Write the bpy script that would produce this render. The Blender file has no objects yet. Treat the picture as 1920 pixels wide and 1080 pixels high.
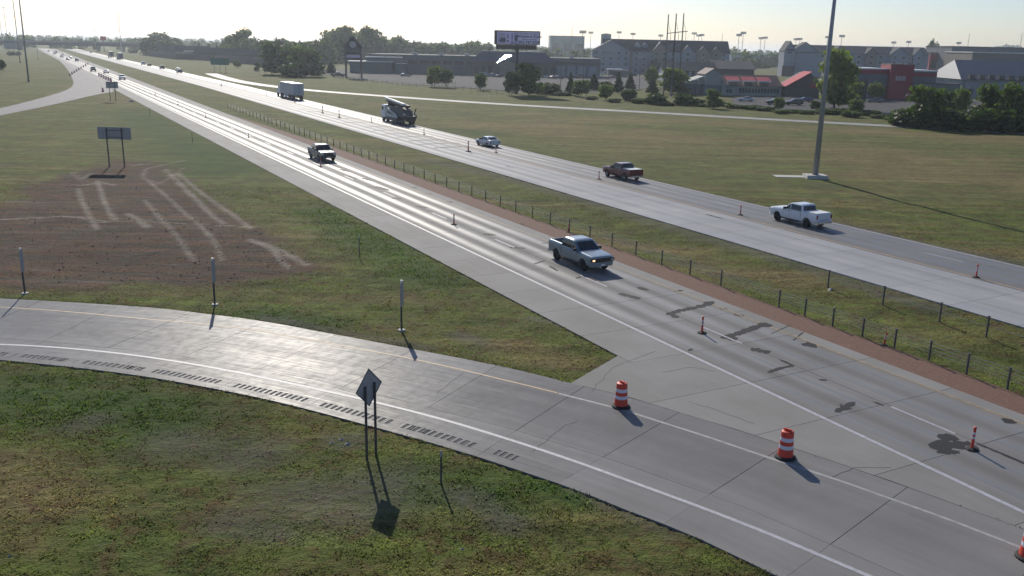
import bpy, bmesh, math, random
import numpy as np
from mathutils import Vector, Matrix
rng = np.random.default_rng(7); random.seed(7)
R = math.radians
scene = bpy.context.scene
COL = scene.collection

# ------------------------------------------------------------------ camera
CAM_H = 14.5; FPX = 1684.0; PITCH = math.atan(455 / FPX); ROLL = R(1.28)
cF = np.array([0, math.cos(PITCH), -math.sin(PITCH)])
_r = np.array([1., 0, 0]); _u = np.array([0, math.sin(PITCH), math.cos(PITCH)])
cR = _r * math.cos(ROLL) + _u * math.sin(ROLL)
cU = _u * math.cos(ROLL) - _r * math.sin(ROLL)
cam = bpy.data.cameras.new('camera'); camo = bpy.data.objects.new('camera', cam); COL.objects.link(camo)
cam.sensor_width = 36; cam.lens = 36 * FPX / 1920; cam.clip_start = 0.5; cam.clip_end = 20000
camo.matrix_world = Matrix(((cR[0], cU[0], -cF[0], 0), (cR[1], cU[1], -cF[1], 0), (cR[2], cU[2], -cF[2], CAM_H), (0, 0, 0, 1)))
scene.camera = camo

# ------------------------------------------------------------------ world, sun, exposure
SUN_AZ, SUN_EL = -15.0, 29.3
world = bpy.data.worlds.new('World'); scene.world = world; world.use_nodes = True
wn = world.node_tree.nodes; wl = world.node_tree.links
sky = wn.new('ShaderNodeTexSky'); sky.sky_type = 'NISHITA'; sky.sun_disc = False
sky.sun_elevation = R(SUN_EL); sky.sun_rotation = R(SUN_AZ)
sky.air_density = 1.0; sky.dust_density = 0.6; sky.ozone_density = 2.2; sky.altitude = 270
wn['Background'].inputs[1].default_value = 0.080
wb = wn.new('ShaderNodeMix'); wb.data_type = 'RGBA'; wb.blend_type = 'MULTIPLY'; wb.inputs[0].default_value = 1.0; wb.inputs[7].default_value = (.94, .985, 1.16, 1)   # even white balance
wl.new(sky.outputs[0], wb.inputs[6]); wl.new(wb.outputs[2], wn['Background'].inputs[0])
sun = bpy.data.lights.new('sun', 'SUN'); suno = bpy.data.objects.new('sun', sun); COL.objects.link(suno)
sun.energy = 4.0; sun.angle = R(0.53); sun.color = (1.0, 0.93, 0.81)
sdir = Vector((math.sin(R(SUN_AZ)) * math.cos(R(SUN_EL)), math.cos(R(SUN_AZ)) * math.cos(R(SUN_EL)), math.sin(R(SUN_EL))))
suno.rotation_euler = (-sdir).to_track_quat('-Z', 'Y').to_euler(); suno.location = (0, 0, 60)
vs = scene.view_settings
vs.view_transform = 'Standard'; vs.look = 'None'; vs.gamma = 1.0; vs.exposure = 0.20; vs.use_curve_mapping = False
scene.render.engine = 'CYCLES'
scene.cycles.max_bounces = 8; scene.cycles.volume_bounces = 0

# ------------------------------------------------------------------ pixel -> ground, road frame
def ray(x, y): return cF + cR * (x - 960) / FPX - cU * (y - 540) / FPX
def P(x, y, z=0.0):
    d = ray(x, y); t = (z - CAM_H) / d[2]; p = d * t
    return Vector((p[0], p[1], z))
def PY(x, y, Y):           # point on the pixel's line at forward distance Y
    d = ray(x, y); t = Y / d[1]; return Vector((d[0] * t, Y, CAM_H + d[2] * t))
def mpp(p): return float(np.dot(np.array([p[0], p[1], p[2] - CAM_H]), cF)) / FPX     # metres per photo pixel
TH = R(-28.656)
D2 = np.array([math.sin(TH), math.cos(TH)]); N2 = np.array([math.cos(TH), -math.sin(TH)])
_p0 = P(1284, 663); T0 = _p0.x * N2[0] + _p0.y * N2[1]
def ST(s, t, z=0.0):
    q = D2 * s + N2 * (t + T0); return Vector((q[0], q[1], z))
def toST(x, y): return x * D2[0] + y * D2[1], x * N2[0] + y * N2[1] - T0
HEAD = math.atan2(D2[1], D2[0])

# ------------------------------------------------------------------ noise / mask helpers (numpy)
_lat = rng.random((257, 257))
def vnoise(x, y):
    xi = np.floor(x).astype(int); yi = np.floor(y).astype(int); fx = x - xi; fy = y - yi
    fx = fx * fx * (3 - 2 * fx); fy = fy * fy * (3 - 2 * fy)
    a = _lat[xi % 256, yi % 256]; b = _lat[(xi + 1) % 256, yi % 256]; c = _lat[xi % 256, (yi + 1) % 256]; d = _lat[(xi + 1) % 256, (yi + 1) % 256]
    return (a * (1 - fx) + b * fx) * (1 - fy) + (c * (1 - fx) + d * fx) * fy
def fbm(x, y, o=4):
    v = 0; a = .5
    for i in range(o): v = v + a * (vnoise(x + 17.3 * i, y - 9.1 * i) - .5); x = x * 2.03; y = y * 2.03; a *= .5
    return v
def sstep(a, b, x): t = np.clip((x - a) / (b - a), 0, 1); return t * t * (3 - 2 * t)
def poly_sd(px, py, poly):   # signed distance, + inside
    px = np.asarray(px, float); py = np.asarray(py, float)
    ins = np.zeros(px.shape, bool); dmin = np.full(px.shape, 1e9); n = len(poly)
    for i in range(n):
        x1, y1 = poly[i][:2]; x2, y2 = poly[(i + 1) % n][:2]
        ex, ey = x2 - x1, y2 - y1; L = ex * ex + ey * ey + 1e-9
        t = np.clip(((px - x1) * ex + (py - y1) * ey) / L, 0, 1)
        dmin = np.minimum(dmin, np.hypot(px - x1 - t * ex, py - y1 - t * ey))
        c = ((y1 > py) != (y2 > py)) & (px < (x2 - x1) * (py - y1) / (y2 - y1 + 1e-12) + x1); ins ^= c
    return np.where(ins, dmin, -dmin)
def line_d(px, py, pts):
    dmin = np.full(np.shape(px), 1e9)
    for (a, b) in zip(pts[:-1], pts[1:]):
        ex, ey = b[0] - a[0], b[1] - a[1]; L = ex * ex + ey * ey + 1e-9
        t = np.clip(((px - a[0]) * ex + (py - a[1]) * ey) / L, 0, 1)
        dmin = np.minimum(dmin, np.hypot(px - a[0] - t * ex, py - a[1] - t * ey))
    return dmin

# ------------------------------------------------------------------ materials
MATS = {}
class NT:
    def __init__(s, name):
        s.m = bpy.data.materials.new(name); s.m.use_nodes = True; s.t = s.m.node_tree; s.n = s.t.nodes; s.l = s.t.links
        s.b = s.n['Principled BSDF']; s.out = s.n['Material Output']; MATS[name] = s.m
    def node(s, typ, **kw):
        n = s.n.new(typ)
        for k, v in kw.items():
            if k.startswith('i_'): n.inputs[k[2:].replace('_', ' ')].default_value = v
            else: setattr(n, k, v)
        return n
    def link(s, a, b): s.l.new(a, b)
    def noise(s, scale, vec=None, detail=4, rough=.55, dist=0.0):
        n = s.node('ShaderNodeTexNoise'); n.inputs['Scale'].default_value = scale; n.inputs['Detail'].default_value = detail
        n.inputs['Roughness'].default_value = rough; n.inputs['Distortion'].default_value = dist
        if vec is not None: s.link(vec, n.inputs['Vector'])
        return n.outputs['Fac']
    def ramp(s, fac, stops):
        r = s.node('ShaderNodeValToRGB'); e = r.color_ramp.elements
        while len(e) < len(stops): e.new(.5)
        for el, (p, c) in zip(e, stops):
            el.position = p; el.color = (c, c, c, 1) if not hasattr(c, '__len__') else (*c, 1)
        s.link(fac, r.inputs[0]); return r.outputs[0]
    def mix(s, fac, a, b, typ='MIX'):
        m = s.node('ShaderNodeMix', data_type='RGBA', blend_type=typ)
        for sock, v in ((m.inputs[0], fac), (m.inputs[6], a), (m.inputs[7], b)):
            if isinstance(v, bpy.types.NodeSocket): s.link(v, sock)
            elif hasattr(v, '__len__'): sock.default_value = (*v, 1)
            else: sock.default_value = v
        return m.outputs[2]
    def math(s, op, a, b=0.0, c=None, clamp=False):
        m = s.node('ShaderNodeMath', operation=op, use_clamp=clamp)
        for i, v in enumerate((a, b) if c is None else (a, b, c)):
            if isinstance(v, bpy.types.NodeSocket): s.link(v, m.inputs[i])
            else: m.inputs[i].default_value = v
        return m.outputs[0]
    def attr(s, name): return s.node('ShaderNodeAttribute', attribute_name=name).outputs['Fac']
    def bump(s, h, strength=.5, dist=.05):
        b = s.node('ShaderNodeBump'); b.inputs['Strength'].default_value = strength; b.inputs['Distance'].default_value = dist
        s.link(h, b.inputs['Height']); s.link(b.outputs[0], s.b.inputs['Normal'])
    def base(s, v, rough=None, metal=None, spec=None):
        if isinstance(v, bpy.types.NodeSocket): s.link(v, s.b.inputs['Base Color'])
        else: s.b.inputs['Base Color'].default_value = (*v, 1)
        if rough is not None:
            if isinstance(rough, bpy.types.NodeSocket): s.link(rough, s.b.inputs['Roughness'])
            else: s.b.inputs['Roughness'].default_value = rough
        if metal is not None: s.b.inputs['Metallic'].default_value = metal
        if spec is not None: s.b.inputs['Specular IOR Level'].default_value = spec
        return s.m
def simple(name, col, rough=.6, metal=0., var=.12, scale=3., spec=.5):
    """plain procedural material: a base colour with slight grime / tone variation and fine bump"""
    t = NT(name); tc = t.node('ShaderNodeTexCoord').outputs['Object']
    f = t.noise(scale, tc, 5)
    t.base(t.mix(t.ramp(f, [(.3, 0.), (.75, 1.)]), tuple(c * (1 - var) for c in col), tuple(min(1, c * (1 + var)) for c in col)), rough, metal, spec)
    return t.m
def paint(name, col, rough=.28, metal=0., coat=.6):
    t = NT(name); tc = t.node('ShaderNodeTexCoord').outputs['Object']; f = t.noise(2.2, tc, 4)
    t.base(t.mix(f, tuple(c * .9 for c in col), tuple(min(1, c * 1.08) for c in col)), rough, metal)
    t.b.inputs['Coat Weight'].default_value = coat; t.b.inputs['Coat Roughness'].default_value = .08
    return t.m
def glass(name, col=(.012, .016, .02), rough=.06):
    t = NT(name); tc = t.node('ShaderNodeTexCoord').outputs['Object']
    t.base(t.mix(t.noise(1.2, tc, 2), col, tuple(c * 1.8 for c in col)), rough, 0., .6); return t.m

# concrete / asphalt with UV = (t across, s along) in metres
def concrete(name, base, tracks=(), polish=.0, tint=(1, .965, .915), rough=(.52, .72), spec=.5, stain=.25, grain=1.0, spec_off=None, broken=False, oil=()):
    t = NT(name); uv = t.node('ShaderNodeUVMap').outputs[0]
    sep = t.node('ShaderNodeSeparateXYZ'); t.link(uv, sep.inputs[0]); X, Y = sep.outputs[0], sep.outputs[1]
    mp = t.node('ShaderNodeMapping'); mp.inputs['Scale'].default_value = (1.6, .05, 1); t.link(uv, mp.inputs[0])
    streak = t.noise(2.2, mp.outputs[0], 5, .6)
    mp2 = t.node('ShaderNodeMapping'); mp2.inputs['Scale'].default_value = (7., .16, 1); t.link(uv, mp2.inputs[0])
    fine = t.noise(2.0, mp2.outputs[0], 4, .6)
    blot = t.noise(.22, uv, 5, .6); speck = t.noise(14., uv, 4, .7)
    oi = t.node('ShaderNodeObjectInfo').outputs['Random']
    v = t.math('MULTIPLY_ADD', streak, .34, .83); v = t.math('MULTIPLY', v, t.math('MULTIPLY_ADD', blot, stain * 2, 1 - stain))
    v = t.math('MULTIPLY', v, t.math('MULTIPLY_ADD', speck, .16 * grain, 1 - .08 * grain))
    v = t.math('MULTIPLY', v, t.math('MULTIPLY_ADD', fine, .10, .95))
    v = t.math('MULTIPLY', v, t.math('MULTIPLY_ADD', oi, .16, .92))
    tr = None
    for (c0, w) in tracks:
        d = t.math('SUBTRACT', X, c0); g = t.math('MULTIPLY', t.math('MULTIPLY', d, d), -1 / (w * w)); e = t.math('EXPONENT', g)
        tr = e if tr is None else t.math('ADD', tr, e)
    for (c0, w) in oil:          # dark drip line down the middle of a lane
        d = t.math('SUBTRACT', X, c0); e = t.math('EXPONENT', t.math('MULTIPLY', t.math('MULTIPLY', d, d), -1 / (w * w)))
        v = t.math('MULTIPLY', v, t.math('MULTIPLY_ADD', t.math('MULTIPLY', e, t.ramp(streak, [(.3, .4), (.6, 1.)])), -.20, 1.0))
    rv = t.math('MULTIPLY_ADD', fine, rough[1] - rough[0], rough[0])
    rv = t.math('ADD', rv, t.math('MULTIPLY_ADD', streak, .22, -.11))
    if tr is not None:
        v = t.math('MULTIPLY', v, t.math('MULTIPLY_ADD', tr, -.10, 1.0)); rv = t.math('SUBTRACT', rv, t.math('MULTIPLY', tr, polish))
    col = t.mix(t.ramp(blot, [(.35, 0.), (.7, 1.)]), tuple(base * c for c in tint), tuple(base * c for c in (1, .97, .935)))
    vv = t.node('ShaderNodeCombineColor')
    for i in range(3): t.link(v, vv.inputs[i])
    t.base(t.mix(1.0, col, vv.outputs[0], 'MULTIPLY'), t.math('MAXIMUM', rv, .16), 0., spec)
    if broken:
        m3 = t.node('ShaderNodeMapping'); m3.inputs['Scale'].default_value = (13., .22, 1); t.link(uv, m3.inputs[0])
        k3 = t.ramp(t.noise(1.6, m3.outputs[0], 5, .7), [(.38, .25), (.64, 1.)])
        k3 = t.math('MULTIPLY', k3, t.ramp(t.noise(2.2, uv, 3, .6), [(.3, .45), (.6, 1.)]))
        t.link(t.math('MULTIPLY', k3, spec), t.b.inputs['Specular IOR Level'])
    if spec_off is not None and tr is not None:
        k = t.math('MULTIPLY', t.math('MINIMUM', tr, 1.0), t.ramp(streak, [(.25, .35), (.6, 1.)]))
        t.link(t.math('MULTIPLY_ADD', k, spec - spec_off, spec_off), t.b.inputs['Specular IOR Level'])
    t.bump(t.math('ADD', t.math('MULTIPLY', speck, .6), fine), .25, .006)
    return t.m

def ground_color(t):
    """grass / dry grass / bare soil colour from world position and the shape masks stored on the mesh"""
    g = t.node('ShaderNodeNewGeometry').outputs['Position']
    rot = t.node('ShaderNodeMapping'); rot.inputs['Rotation'].default_value = (0, 0, -HEAD); rot.inputs['Scale'].default_value = (.07, 1., 1.); t.link(g, rot.inputs[0])
    mow = t.noise(.30, rot.outputs[0], 4, .55)
    big = t.noise(.045, g, 5, .6, .6); mid = t.noise(.42, g, 6, .62, .8); small = t.noise(3.2, g, 5, .65); tiny = t.noise(15., g, 3, .6)
    green = t.mix(t.ramp(mid, [(.40, 0.), (.60, 1.)]), (.032, .050, .008), (.112, .138, .024))
    green = t.mix(t.ramp(tiny, [(.3, 0.), (.75, 1.)]), green, (.125, .148, .038))
    dry = t.mix(t.ramp(small, [(.3, 0.), (.7, 1.)]), (.135, .106, .042), (.235, .185, .080))
    rust = (.105, .058, .030)
    a_dry = t.attr('dry'); a_soil = t.attr('soil'); a_trk = t.attr('track'); a_lush = t.attr('lush'); a_bare = t.attr('bare')
    dm = t.math('ADD', t.math('MULTIPLY', t.math('ADD', mow, big), .5), t.math('MULTIPLY_ADD', a_dry, .13, -.03))
    dm = t.math('ADD', dm, t.math('MULTIPLY_ADD', small, .16, -.08))
    c = t.mix(t.ramp(dm, [(.46, 0.), (.63, .92)]), green, dry)
    c = t.mix(t.math('MULTIPLY', t.ramp(t.noise(.9, g, 5, .65, 1.2), [(.48, 0.), (.66, 1.)]), .7), c, rust)
    c = t.mix(t.math('MULTIPLY', a_lush, t.ramp(mid, [(.3, .35), (.6, 1.)])), c, t.mix(small, (.030, .060, .010), (.060, .105, .020)))
    soil = t.mix(t.ramp(small, [(.3, 0.), (.7, 1.)]), (.074, .034, .021), (.158, .083, .052))
    soil = t.mix(t.ramp(mid, [(.5, 0.), (.72, .8)]), soil, (.085, .075, .055))
    hs = t.node('ShaderNodeMapping'); hs.inputs['Rotation'].default_value = (0, 0, .12); hs.inputs['Scale'].default_value = (.16, 1., 1.); t.link(g, hs.inputs[0]); harrow = t.noise(1.1, hs.outputs[0], 5, .65)
    soil = t.mix(t.ramp(harrow, [(.42, 0.), (.58, .85)]), soil, t.mix(small, (.040, .036, .026), (.075, .068, .048)))
    soil = t.mix(t.ramp(t.noise(.8, hs.outputs[0], 5, .7), [(.57, 0.), (.70, .8)]), soil, (.150, .128, .108))
    c = t.mix(t.math('MULTIPLY', a_soil, t.ramp(mid, [(.22, .55), (.5, 1.)])), c, soil)
    gm = t.math('ADD', t.ramp(t.noise(.75, g, 6, .65, 1.), [(.60, 0.), (.76, .75)]), a_bare, None, True)
    c = t.mix(t.math('MULTIPLY', gm, t.ramp(t.math('ADD', t.math('MULTIPLY', small, .5), t.math('MULTIPLY', mid, .5)), [(.35, .1), (.62, .85)])), c, t.mix(tiny, (.080, .070, .058), (.135, .122, .105)))
    c = t.mix(t.math('MULTIPLY', a_trk, t.ramp(t.math('ADD', t.math('MULTIPLY', small, .65), t.math('MULTIPLY', mid, .35)), [(.36, 0.), (.47, 1.)])), c, t.mix(tiny, (.19, .16, .125), (.30, .26, .21)))
    r2 = t.node('ShaderNodeMapping'); r2.inputs['Rotation'].default_value = (0, 0, -HEAD); r2.inputs['Scale'].default_value = (.04, 1., 1.); t.link(g, r2.inputs[0])
    line = t.math('ADD', t.math('MULTIPLY', t.noise(.85, r2.outputs[0], 4, .6), .6), t.math('MULTIPLY', t.noise(.16, g, 5, .65, 1.), .4))
    k = t.node('ShaderNodeCombineColor'); lv = t.ramp(line, [(.36, .70), (.52, 1.0), (.66, 1.42)])
    for i in range(3): t.link(lv, k.inputs[i])
    c = t.mix(1., c, k.outputs[0], 'MULTIPLY')
    return c, mid, small, tiny
def ground_mat():
    t = NT('ground'); c, mid, small, tiny = ground_color(t)
    t.base(c, .95, 0., .12)
    h = t.math('ADD', t.math('ADD', t.math('MULTIPLY', small, 1.0), t.math('MULTIPLY', tiny, .35)), t.math('MULTIPLY', t.noise(1.1, None, 3), 1.2)); t.bump(h, 1.0, .16)
    return t.m
def grass_mat():
    t = NT('grass_blades'); c, *_ = ground_color(t)
    tone = t.attr('tone'); k = t.node('ShaderNodeCombineColor')
    for i in range(3): t.link(tone, k.inputs[i])
    c = t.mix(1., c, k.outputs[0], 'MULTIPLY'); t.base(c, .7, 0., .15)
    tr = t.node('ShaderNodeBsdfTranslucent'); t.link(c, tr.inputs[0]); ms = t.node('ShaderNodeMixShader'); ms.inputs[0].default_value = .65
    t.link(t.b.outputs[0], ms.inputs[1]); t.link(tr.outputs[0], ms.inputs[2]); t.link(ms.outputs[0], t.out.inputs[0]); return t.m
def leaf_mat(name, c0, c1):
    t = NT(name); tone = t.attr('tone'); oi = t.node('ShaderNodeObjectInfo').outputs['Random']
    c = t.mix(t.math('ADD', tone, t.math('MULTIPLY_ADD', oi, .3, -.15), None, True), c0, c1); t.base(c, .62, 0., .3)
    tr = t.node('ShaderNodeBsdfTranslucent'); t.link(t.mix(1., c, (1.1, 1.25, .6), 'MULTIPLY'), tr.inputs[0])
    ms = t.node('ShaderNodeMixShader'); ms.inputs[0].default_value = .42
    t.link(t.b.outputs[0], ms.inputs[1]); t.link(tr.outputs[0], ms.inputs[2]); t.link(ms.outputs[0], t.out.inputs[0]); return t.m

M = {}
M['ground'] = ground_mat(); M['blades'] = grass_mat()
M['road_a'] = concrete('highway_concrete', .215, tracks=[(.95, .36), (2.65, .38), (4.6, .36), (6.2, .36)], polish=.24, rough=(.62, .82), spec=.5, spec_off=.06, oil=[(1.8, .45), (5.4, .45)])
M['shoulder'] = concrete('shoulder_concrete', .215, tint=(1, .97, .895), rough=(.78, .92), stain=.3, spec=.35)
M['road_b'] = concrete('old_concrete', .36, tracks=[(21.6, .5), (23.5, .5), (25.4, .5), (27., .4)], polish=.12, rough=(.62, .82), spec=.14, spec_off=.06, oil=[(22.5, .4), (25.9, .4)], tint=(.97, .99, 1.03))
M['road_bd'] = concrete('dark_overlay', .16, tracks=[(29.6, .5), (31.2, .4), (32.9, .5)], polish=.22, rough=(.6, .8), spec=.4, spec_off=.12, tint=(.98, .98, 1.0))
M['ramp'] = concrete('ramp_concrete', .22, tracks=[(3.3, .5), (5.2, .5)], polish=.05, rough=(.30, .50), spec=.055, tint=(1, .965, .915), broken=True, oil=[(4.2, .5)])
M['far_road'] = concrete('far_concrete', .30, rough=(.6, .75), spec=.3)
M['lot'] = concrete('lot_asphalt', .10, rough=(.85, .95), tint=(1, .97, 1.0), stain=.35, spec=.06)
M['exit_road'] = concrete('exit_ramp_concrete', .19, rough=(.7, .85), tint=(1, .97, 1.02), spec=.14)
M['joint'] = simple('joint_sealant', (.035, .034, .033), .8, var=.3)
M['groove'] = simple('groove_dirt', (.10, .096, .088), .9, var=.3, scale=8)
M['patch'] = concrete('asphalt_patch', .042, rough=(.6, .8), tint=(1, 1, 1.02), spec=.1)
M['white_line'] = simple('white_road_paint', (.38, .375, .40), .6, var=.22, scale=6)
M['faded_line'] = simple('faded_road_paint', (.30, .30, .29), .7, var=.25, scale=4)
M['yellow_line'] = simple('yellow_road_paint', (.40, .26, .13), .65, var=.25, scale=3)
M['yellow_dark'] = simple('worn_yellow_paint', (.27, .19, .10), .7, var=.35, scale=3)
M['gravel'] = simple('red_gravel', (.15, .076, .050), .95, var=.35, scale=9)
M['orange'] = simple('orange_plastic', (.60, .055, .028), .5, var=.10)
M['reflect_w'] = simple('white_reflective', (.62, .60, .68), .45, var=.06)
M['rubber'] = simple('black_rubber', (.018, .017, .017), .8, var=.3)
M['tyre'] = simple('tyre_rubber', (.022, .021, .021), .75, var=.2)
M['rim'] = simple('alloy', (.30, .30, .31), .35, .8, var=.1)
M['rim_white'] = simple('white_wheel', (.62, .62, .64), .4, .2, var=.08)
M['galv'] = simple('galvanised_steel', (.33, .335, .36), .55, .25, var=.15)
M['galv_dark'] = simple('weathered_steel_post', (.085, .08, .082), .65, .2, var=.25)
M['sign_back'] = simple('aluminium_sign_back', (.36, .35, .36), .6, .1, var=.12, scale=5)
M['sign_back_blue'] = simple('dull_panel_back', (.33, .325, .325), .6, .05, var=.1, scale=5)
M['sign_green'] = simple('green_sign_sheet', (.018, .15, .105), .5, var=.12)
M['glass'] = glass('vehicle_glass'); M['win'] = glass('building_glass', (.02, .026, .035), .12)
M['black'] = simple('black_plastic', (.02, .02, .021), .55, var=.25)
M['chrome'] = simple('chrome_trim', (.55, .55, .56), .2, .9, var=.05)
M['white_fix'] = simple('white_cap', (.7, .7, .68), .5, var=.08)
t = NT('lit_headlamp'); t.base((.9, .5, .25), .3); t.b.inputs['Emission Color'].default_value = (1, .62, .36, 1); t.b.inputs['Emission Strength'].default_value = 1.6; M['lamp_lit'] = t.m
M['lamp'] = simple('headlamp_lens', (.55, .56, .58), .12, .2, var=.1)
M['tail'] = simple('tail_lens', (.22, .012, .014), .2, var=.15)
M['bark'] = simple('bark', (.060, .045, .034), .95, var=.3, scale=9)
M['pole_wood'] = simple('weathered_wood_pole', (.13, .12, .115), .9, var=.25, scale=6)
M['slab_edge'] = simple('foundation_concrete', (.42, .41, .38), .8, var=.12, scale=4)
LEAF = [leaf_mat('foliage_deep', (.014, .030, .006), (.080, .125, .022)), leaf_mat('foliage_mid', (.026, .052, .008), (.125, .180, .030)),
        leaf_mat('foliage_light', (.05, .085, .012), (.20, .25, .045)), leaf_mat('foliage_conifer', (.014, .028, .014), (.045, .070, .030)), leaf_mat('foliage_grey', (.06, .065, .05), (.15, .155, .12))]

# ------------------------------------------------------------------ mesh builder
class MB:
    def __init__(s): s.v = []; s.f = []; s.uv = None
    def add(s, vs, fs):
        o = len(s.v); s.v += [tuple(v) for v in vs]; s.f += [tuple(i + o for i in f) for f in fs]; return s
    def box(s, c, size, rz=0., mat=None):
        hx, hy, hz = (q / 2 for q in size); cs, sn = math.cos(rz), math.sin(rz); vs = []
        for dz in (-hz, hz):
            for dx, dy in ((-hx, -hy), (hx, -hy), (hx, hy), (-hx, hy)): vs.append((c[0] + dx * cs - dy * sn, c[1] + dx * sn + dy * cs, c[2] + dz))
        return s.add(vs, [(3, 2, 1, 0), (4, 5, 6, 7), (0, 1, 5, 4), (1, 2, 6, 5), (2, 3, 7, 6), (3, 0, 4, 7)])
    def bx(s, x0, x1, y0, y1, z0, z1): return s.box(((x0 + x1) / 2, (y0 + y1) / 2, (z0 + z1) / 2), (x1 - x0, y1 - y0, z1 - z0))
    def tube(s, p0, p1, r0, r1=None, n=8, cap=True):
        r1 = r0 if r1 is None else r1; p0 = Vector(p0); p1 = Vector(p1); z = (p1 - p0).normalized()
        a = z.orthogonal().normalized(); b = z.cross(a); vs = []
        for p, r in ((p0, r0), (p1, r1)):
            for i in range(n): an = 2 * math.pi * i / n; vs.append(p + (a * math.cos(an) + b * math.sin(an)) * r)
        fs = [(i, (i + 1) % n, n + (i + 1) % n, n + i) for i in range(n)]
        if cap: fs += [tuple(range(n - 1, -1, -1)), tuple(range(n, 2 * n))]
        return s.add(vs, fs)
    def lathe(s, prof, n=16, c=(0, 0, 0), axis='z'):
        vs = []
        for r, h in prof:
            for i in range(n):
                a = 2 * math.pi * i / n; x, y = r * math.cos(a), r * math.sin(a)
                vs.append((c[0] + x, c[1] + y, c[2] + h) if axis == 'z' else (c[0] + x, c[1] + h, c[2] + y))
        fs = []
        for k in range(len(prof) - 1):
            for i in range(n):
                q = (k * n + i, k * n + (i + 1) % n, (k + 1) * n + (i + 1) % n, (k + 1) * n + i); fs.append(q if axis == 'z' else q[::-1])
        return s.add(vs, fs)
    def prism(s, poly, z0, z1):
        n = len(poly); vs = [(p[0], p[1], z0) for p in poly] + [(p[0], p[1], z1) for p in poly]
        return s.add(vs, [tuple(range(n - 1, -1, -1)), tuple(range(n, 2 * n))] + [(i, (i + 1) % n, n + (i + 1) % n, n + i) for i in range(n)])
    def prism_y(s, poly, y0, y1):      # polygon in (x, z), extruded along y
        n = len(poly); vs = [(p[0], y0, p[1]) for p in poly] + [(p[0], y1, p[1]) for p in poly]
        return s.add(vs, [tuple(range(n)), tuple(range(2 * n - 1, n - 1, -1))] + [(i, n + i, n + (i + 1) % n, (i + 1) % n) for i in range(n)])
    def prism_x(s, poly, x0, x1):      # polygon in (y, z), extruded along x
        n = len(poly); vs = [(x0, p[0], p[1]) for p in poly] + [(x1, p[0], p[1]) for p in poly]
        return s.add(vs, [tuple(range(n - 1, -1, -1)), tuple(range(n, 2 * n))] + [(i, (i + 1) % n, n + (i + 1) % n, n + i) for i in range(n)])
    def loft(s, rings, cap=True):
        o = []; n = len(rings[0])
        for r in rings: o += list(r)
        fs = [(k * n + i, k * n + (i + 1) % n, (k + 1) * n + (i + 1) % n, (k + 1) * n + i) for k in range(len(rings) - 1) for i in range(n)]
        if cap: fs += [tuple(range(n - 1, -1, -1)), tuple(range((len(rings) - 1) * n, len(rings) * n))]
        return s.add(o, fs)
    def mesh(s, name, mat, smooth=False, fix=True):
        me = bpy.data.meshes.new(name); me.from_pydata(s.v, [], s.f)
        if fix:
            bm = bmesh.new(); bm.from_mesh(me); bmesh.ops.recalc_face_normals(bm, faces=bm.faces); bm.to_mesh(me); bm.free()
        if s.uv is not None:
            l = me.uv_layers.new(name='UVMap'); idx = np.empty(len(me.loops), np.int32); me.loops.foreach_get('vertex_index', idx)
            l.data.foreach_set('uv', np.asarray(s.uv, np.float32)[idx].ravel())
        me.materials.append(mat)
        if smooth: me.shade_smooth()
        return me
    def build(s, name, mat, parent=None, smooth=False, loc=None, fix=True):
        o = bpy.data.objects.new(name, s.mesh(name, mat, smooth, fix)); COL.objects.link(o)
        if parent is not None: o.parent = parent
        if loc is not None: o.location = loc
        return o
def tag(o, label=None, cat=None, group=None, kind=None):
    if label: o['label'] = label
    if cat: o['category'] = cat
    if group: o['group'] = group
    if kind: o['kind'] = kind
    return o
def empty(name, loc=(0, 0, 0), rz=0., label=None, cat=None, group=None):
    o = bpy.data.objects.new(name, None); COL.objects.link(o); o.location = loc; o.rotation_euler = (0, 0, rz); o.empty_display_size = .3
    return tag(o, label, cat, group)
def copy_tree(o, parent=None):
    c = o.copy(); COL.objects.link(c); c.parent = parent
    for ch in o.children: copy_tree(ch, c)
    return c
def inst(me, name, parent, loc=(0, 0, 0), rz=0., scale=None):
    o = bpy.data.objects.new(name, me); COL.objects.link(o); o.parent = parent; o.location = loc; o.rotation_euler = (0, 0, rz)
    if scale: o.scale = scale
    return o
ORD = ['first', 'second', 'third', 'fourth', 'fifth', 'sixth', 'seventh', 'eighth', 'ninth', 'tenth', 'eleventh', 'twelfth', 'thirteenth', 'fourteenth', 'fifteenth', 'sixteenth', 'seventeenth', 'eighteenth', 'nineteenth', 'twentieth'] + ['twenty-' + w for w in ('first', 'second', 'third', 'fourth', 'fifth', 'sixth', 'seventh', 'eighth', 'ninth')]
# ================================================================== ROADS
Z0, Z1 = 0.02, 0.055          # joint bed, pavement surface
TA_L, TA_R = -3.3, 8.0
def ta_r(s): return 7.97 + .006 * max(0, s - 25)
def TB(s, t): return t + .0125 * (s - 37)
def strip_mesh(pairs, z, uvs=None):      # pairs of (left, right) world points
    mb = MB(); mb.uv = []
    for i, (a, b) in enumerate(pairs):
        mb.v += [(a[0], a[1], z), (b[0], b[1], z)]
        mb.uv += [uvs[i][0], uvs[i][1]] if uvs else [(0, i), (1, i)]
    mb.f = [(2 * i, 2 * i + 1, 2 * i + 3, 2 * i + 2) for i in range(len(pairs) - 1)]
    return mb
def srange(a, b, n): return [a + (b - a) * i / n for i in range(n + 1)]
def st_strip(name, mat, ss, tl, tr, z, parent=None):
    mb = strip_mesh([(ST(s, tl(s)), ST(s, tr(s))) for s in ss], z, [((tl(s), s), (tr(s), s)) for s in ss])
    return mb.build(name, mat, parent)
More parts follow.
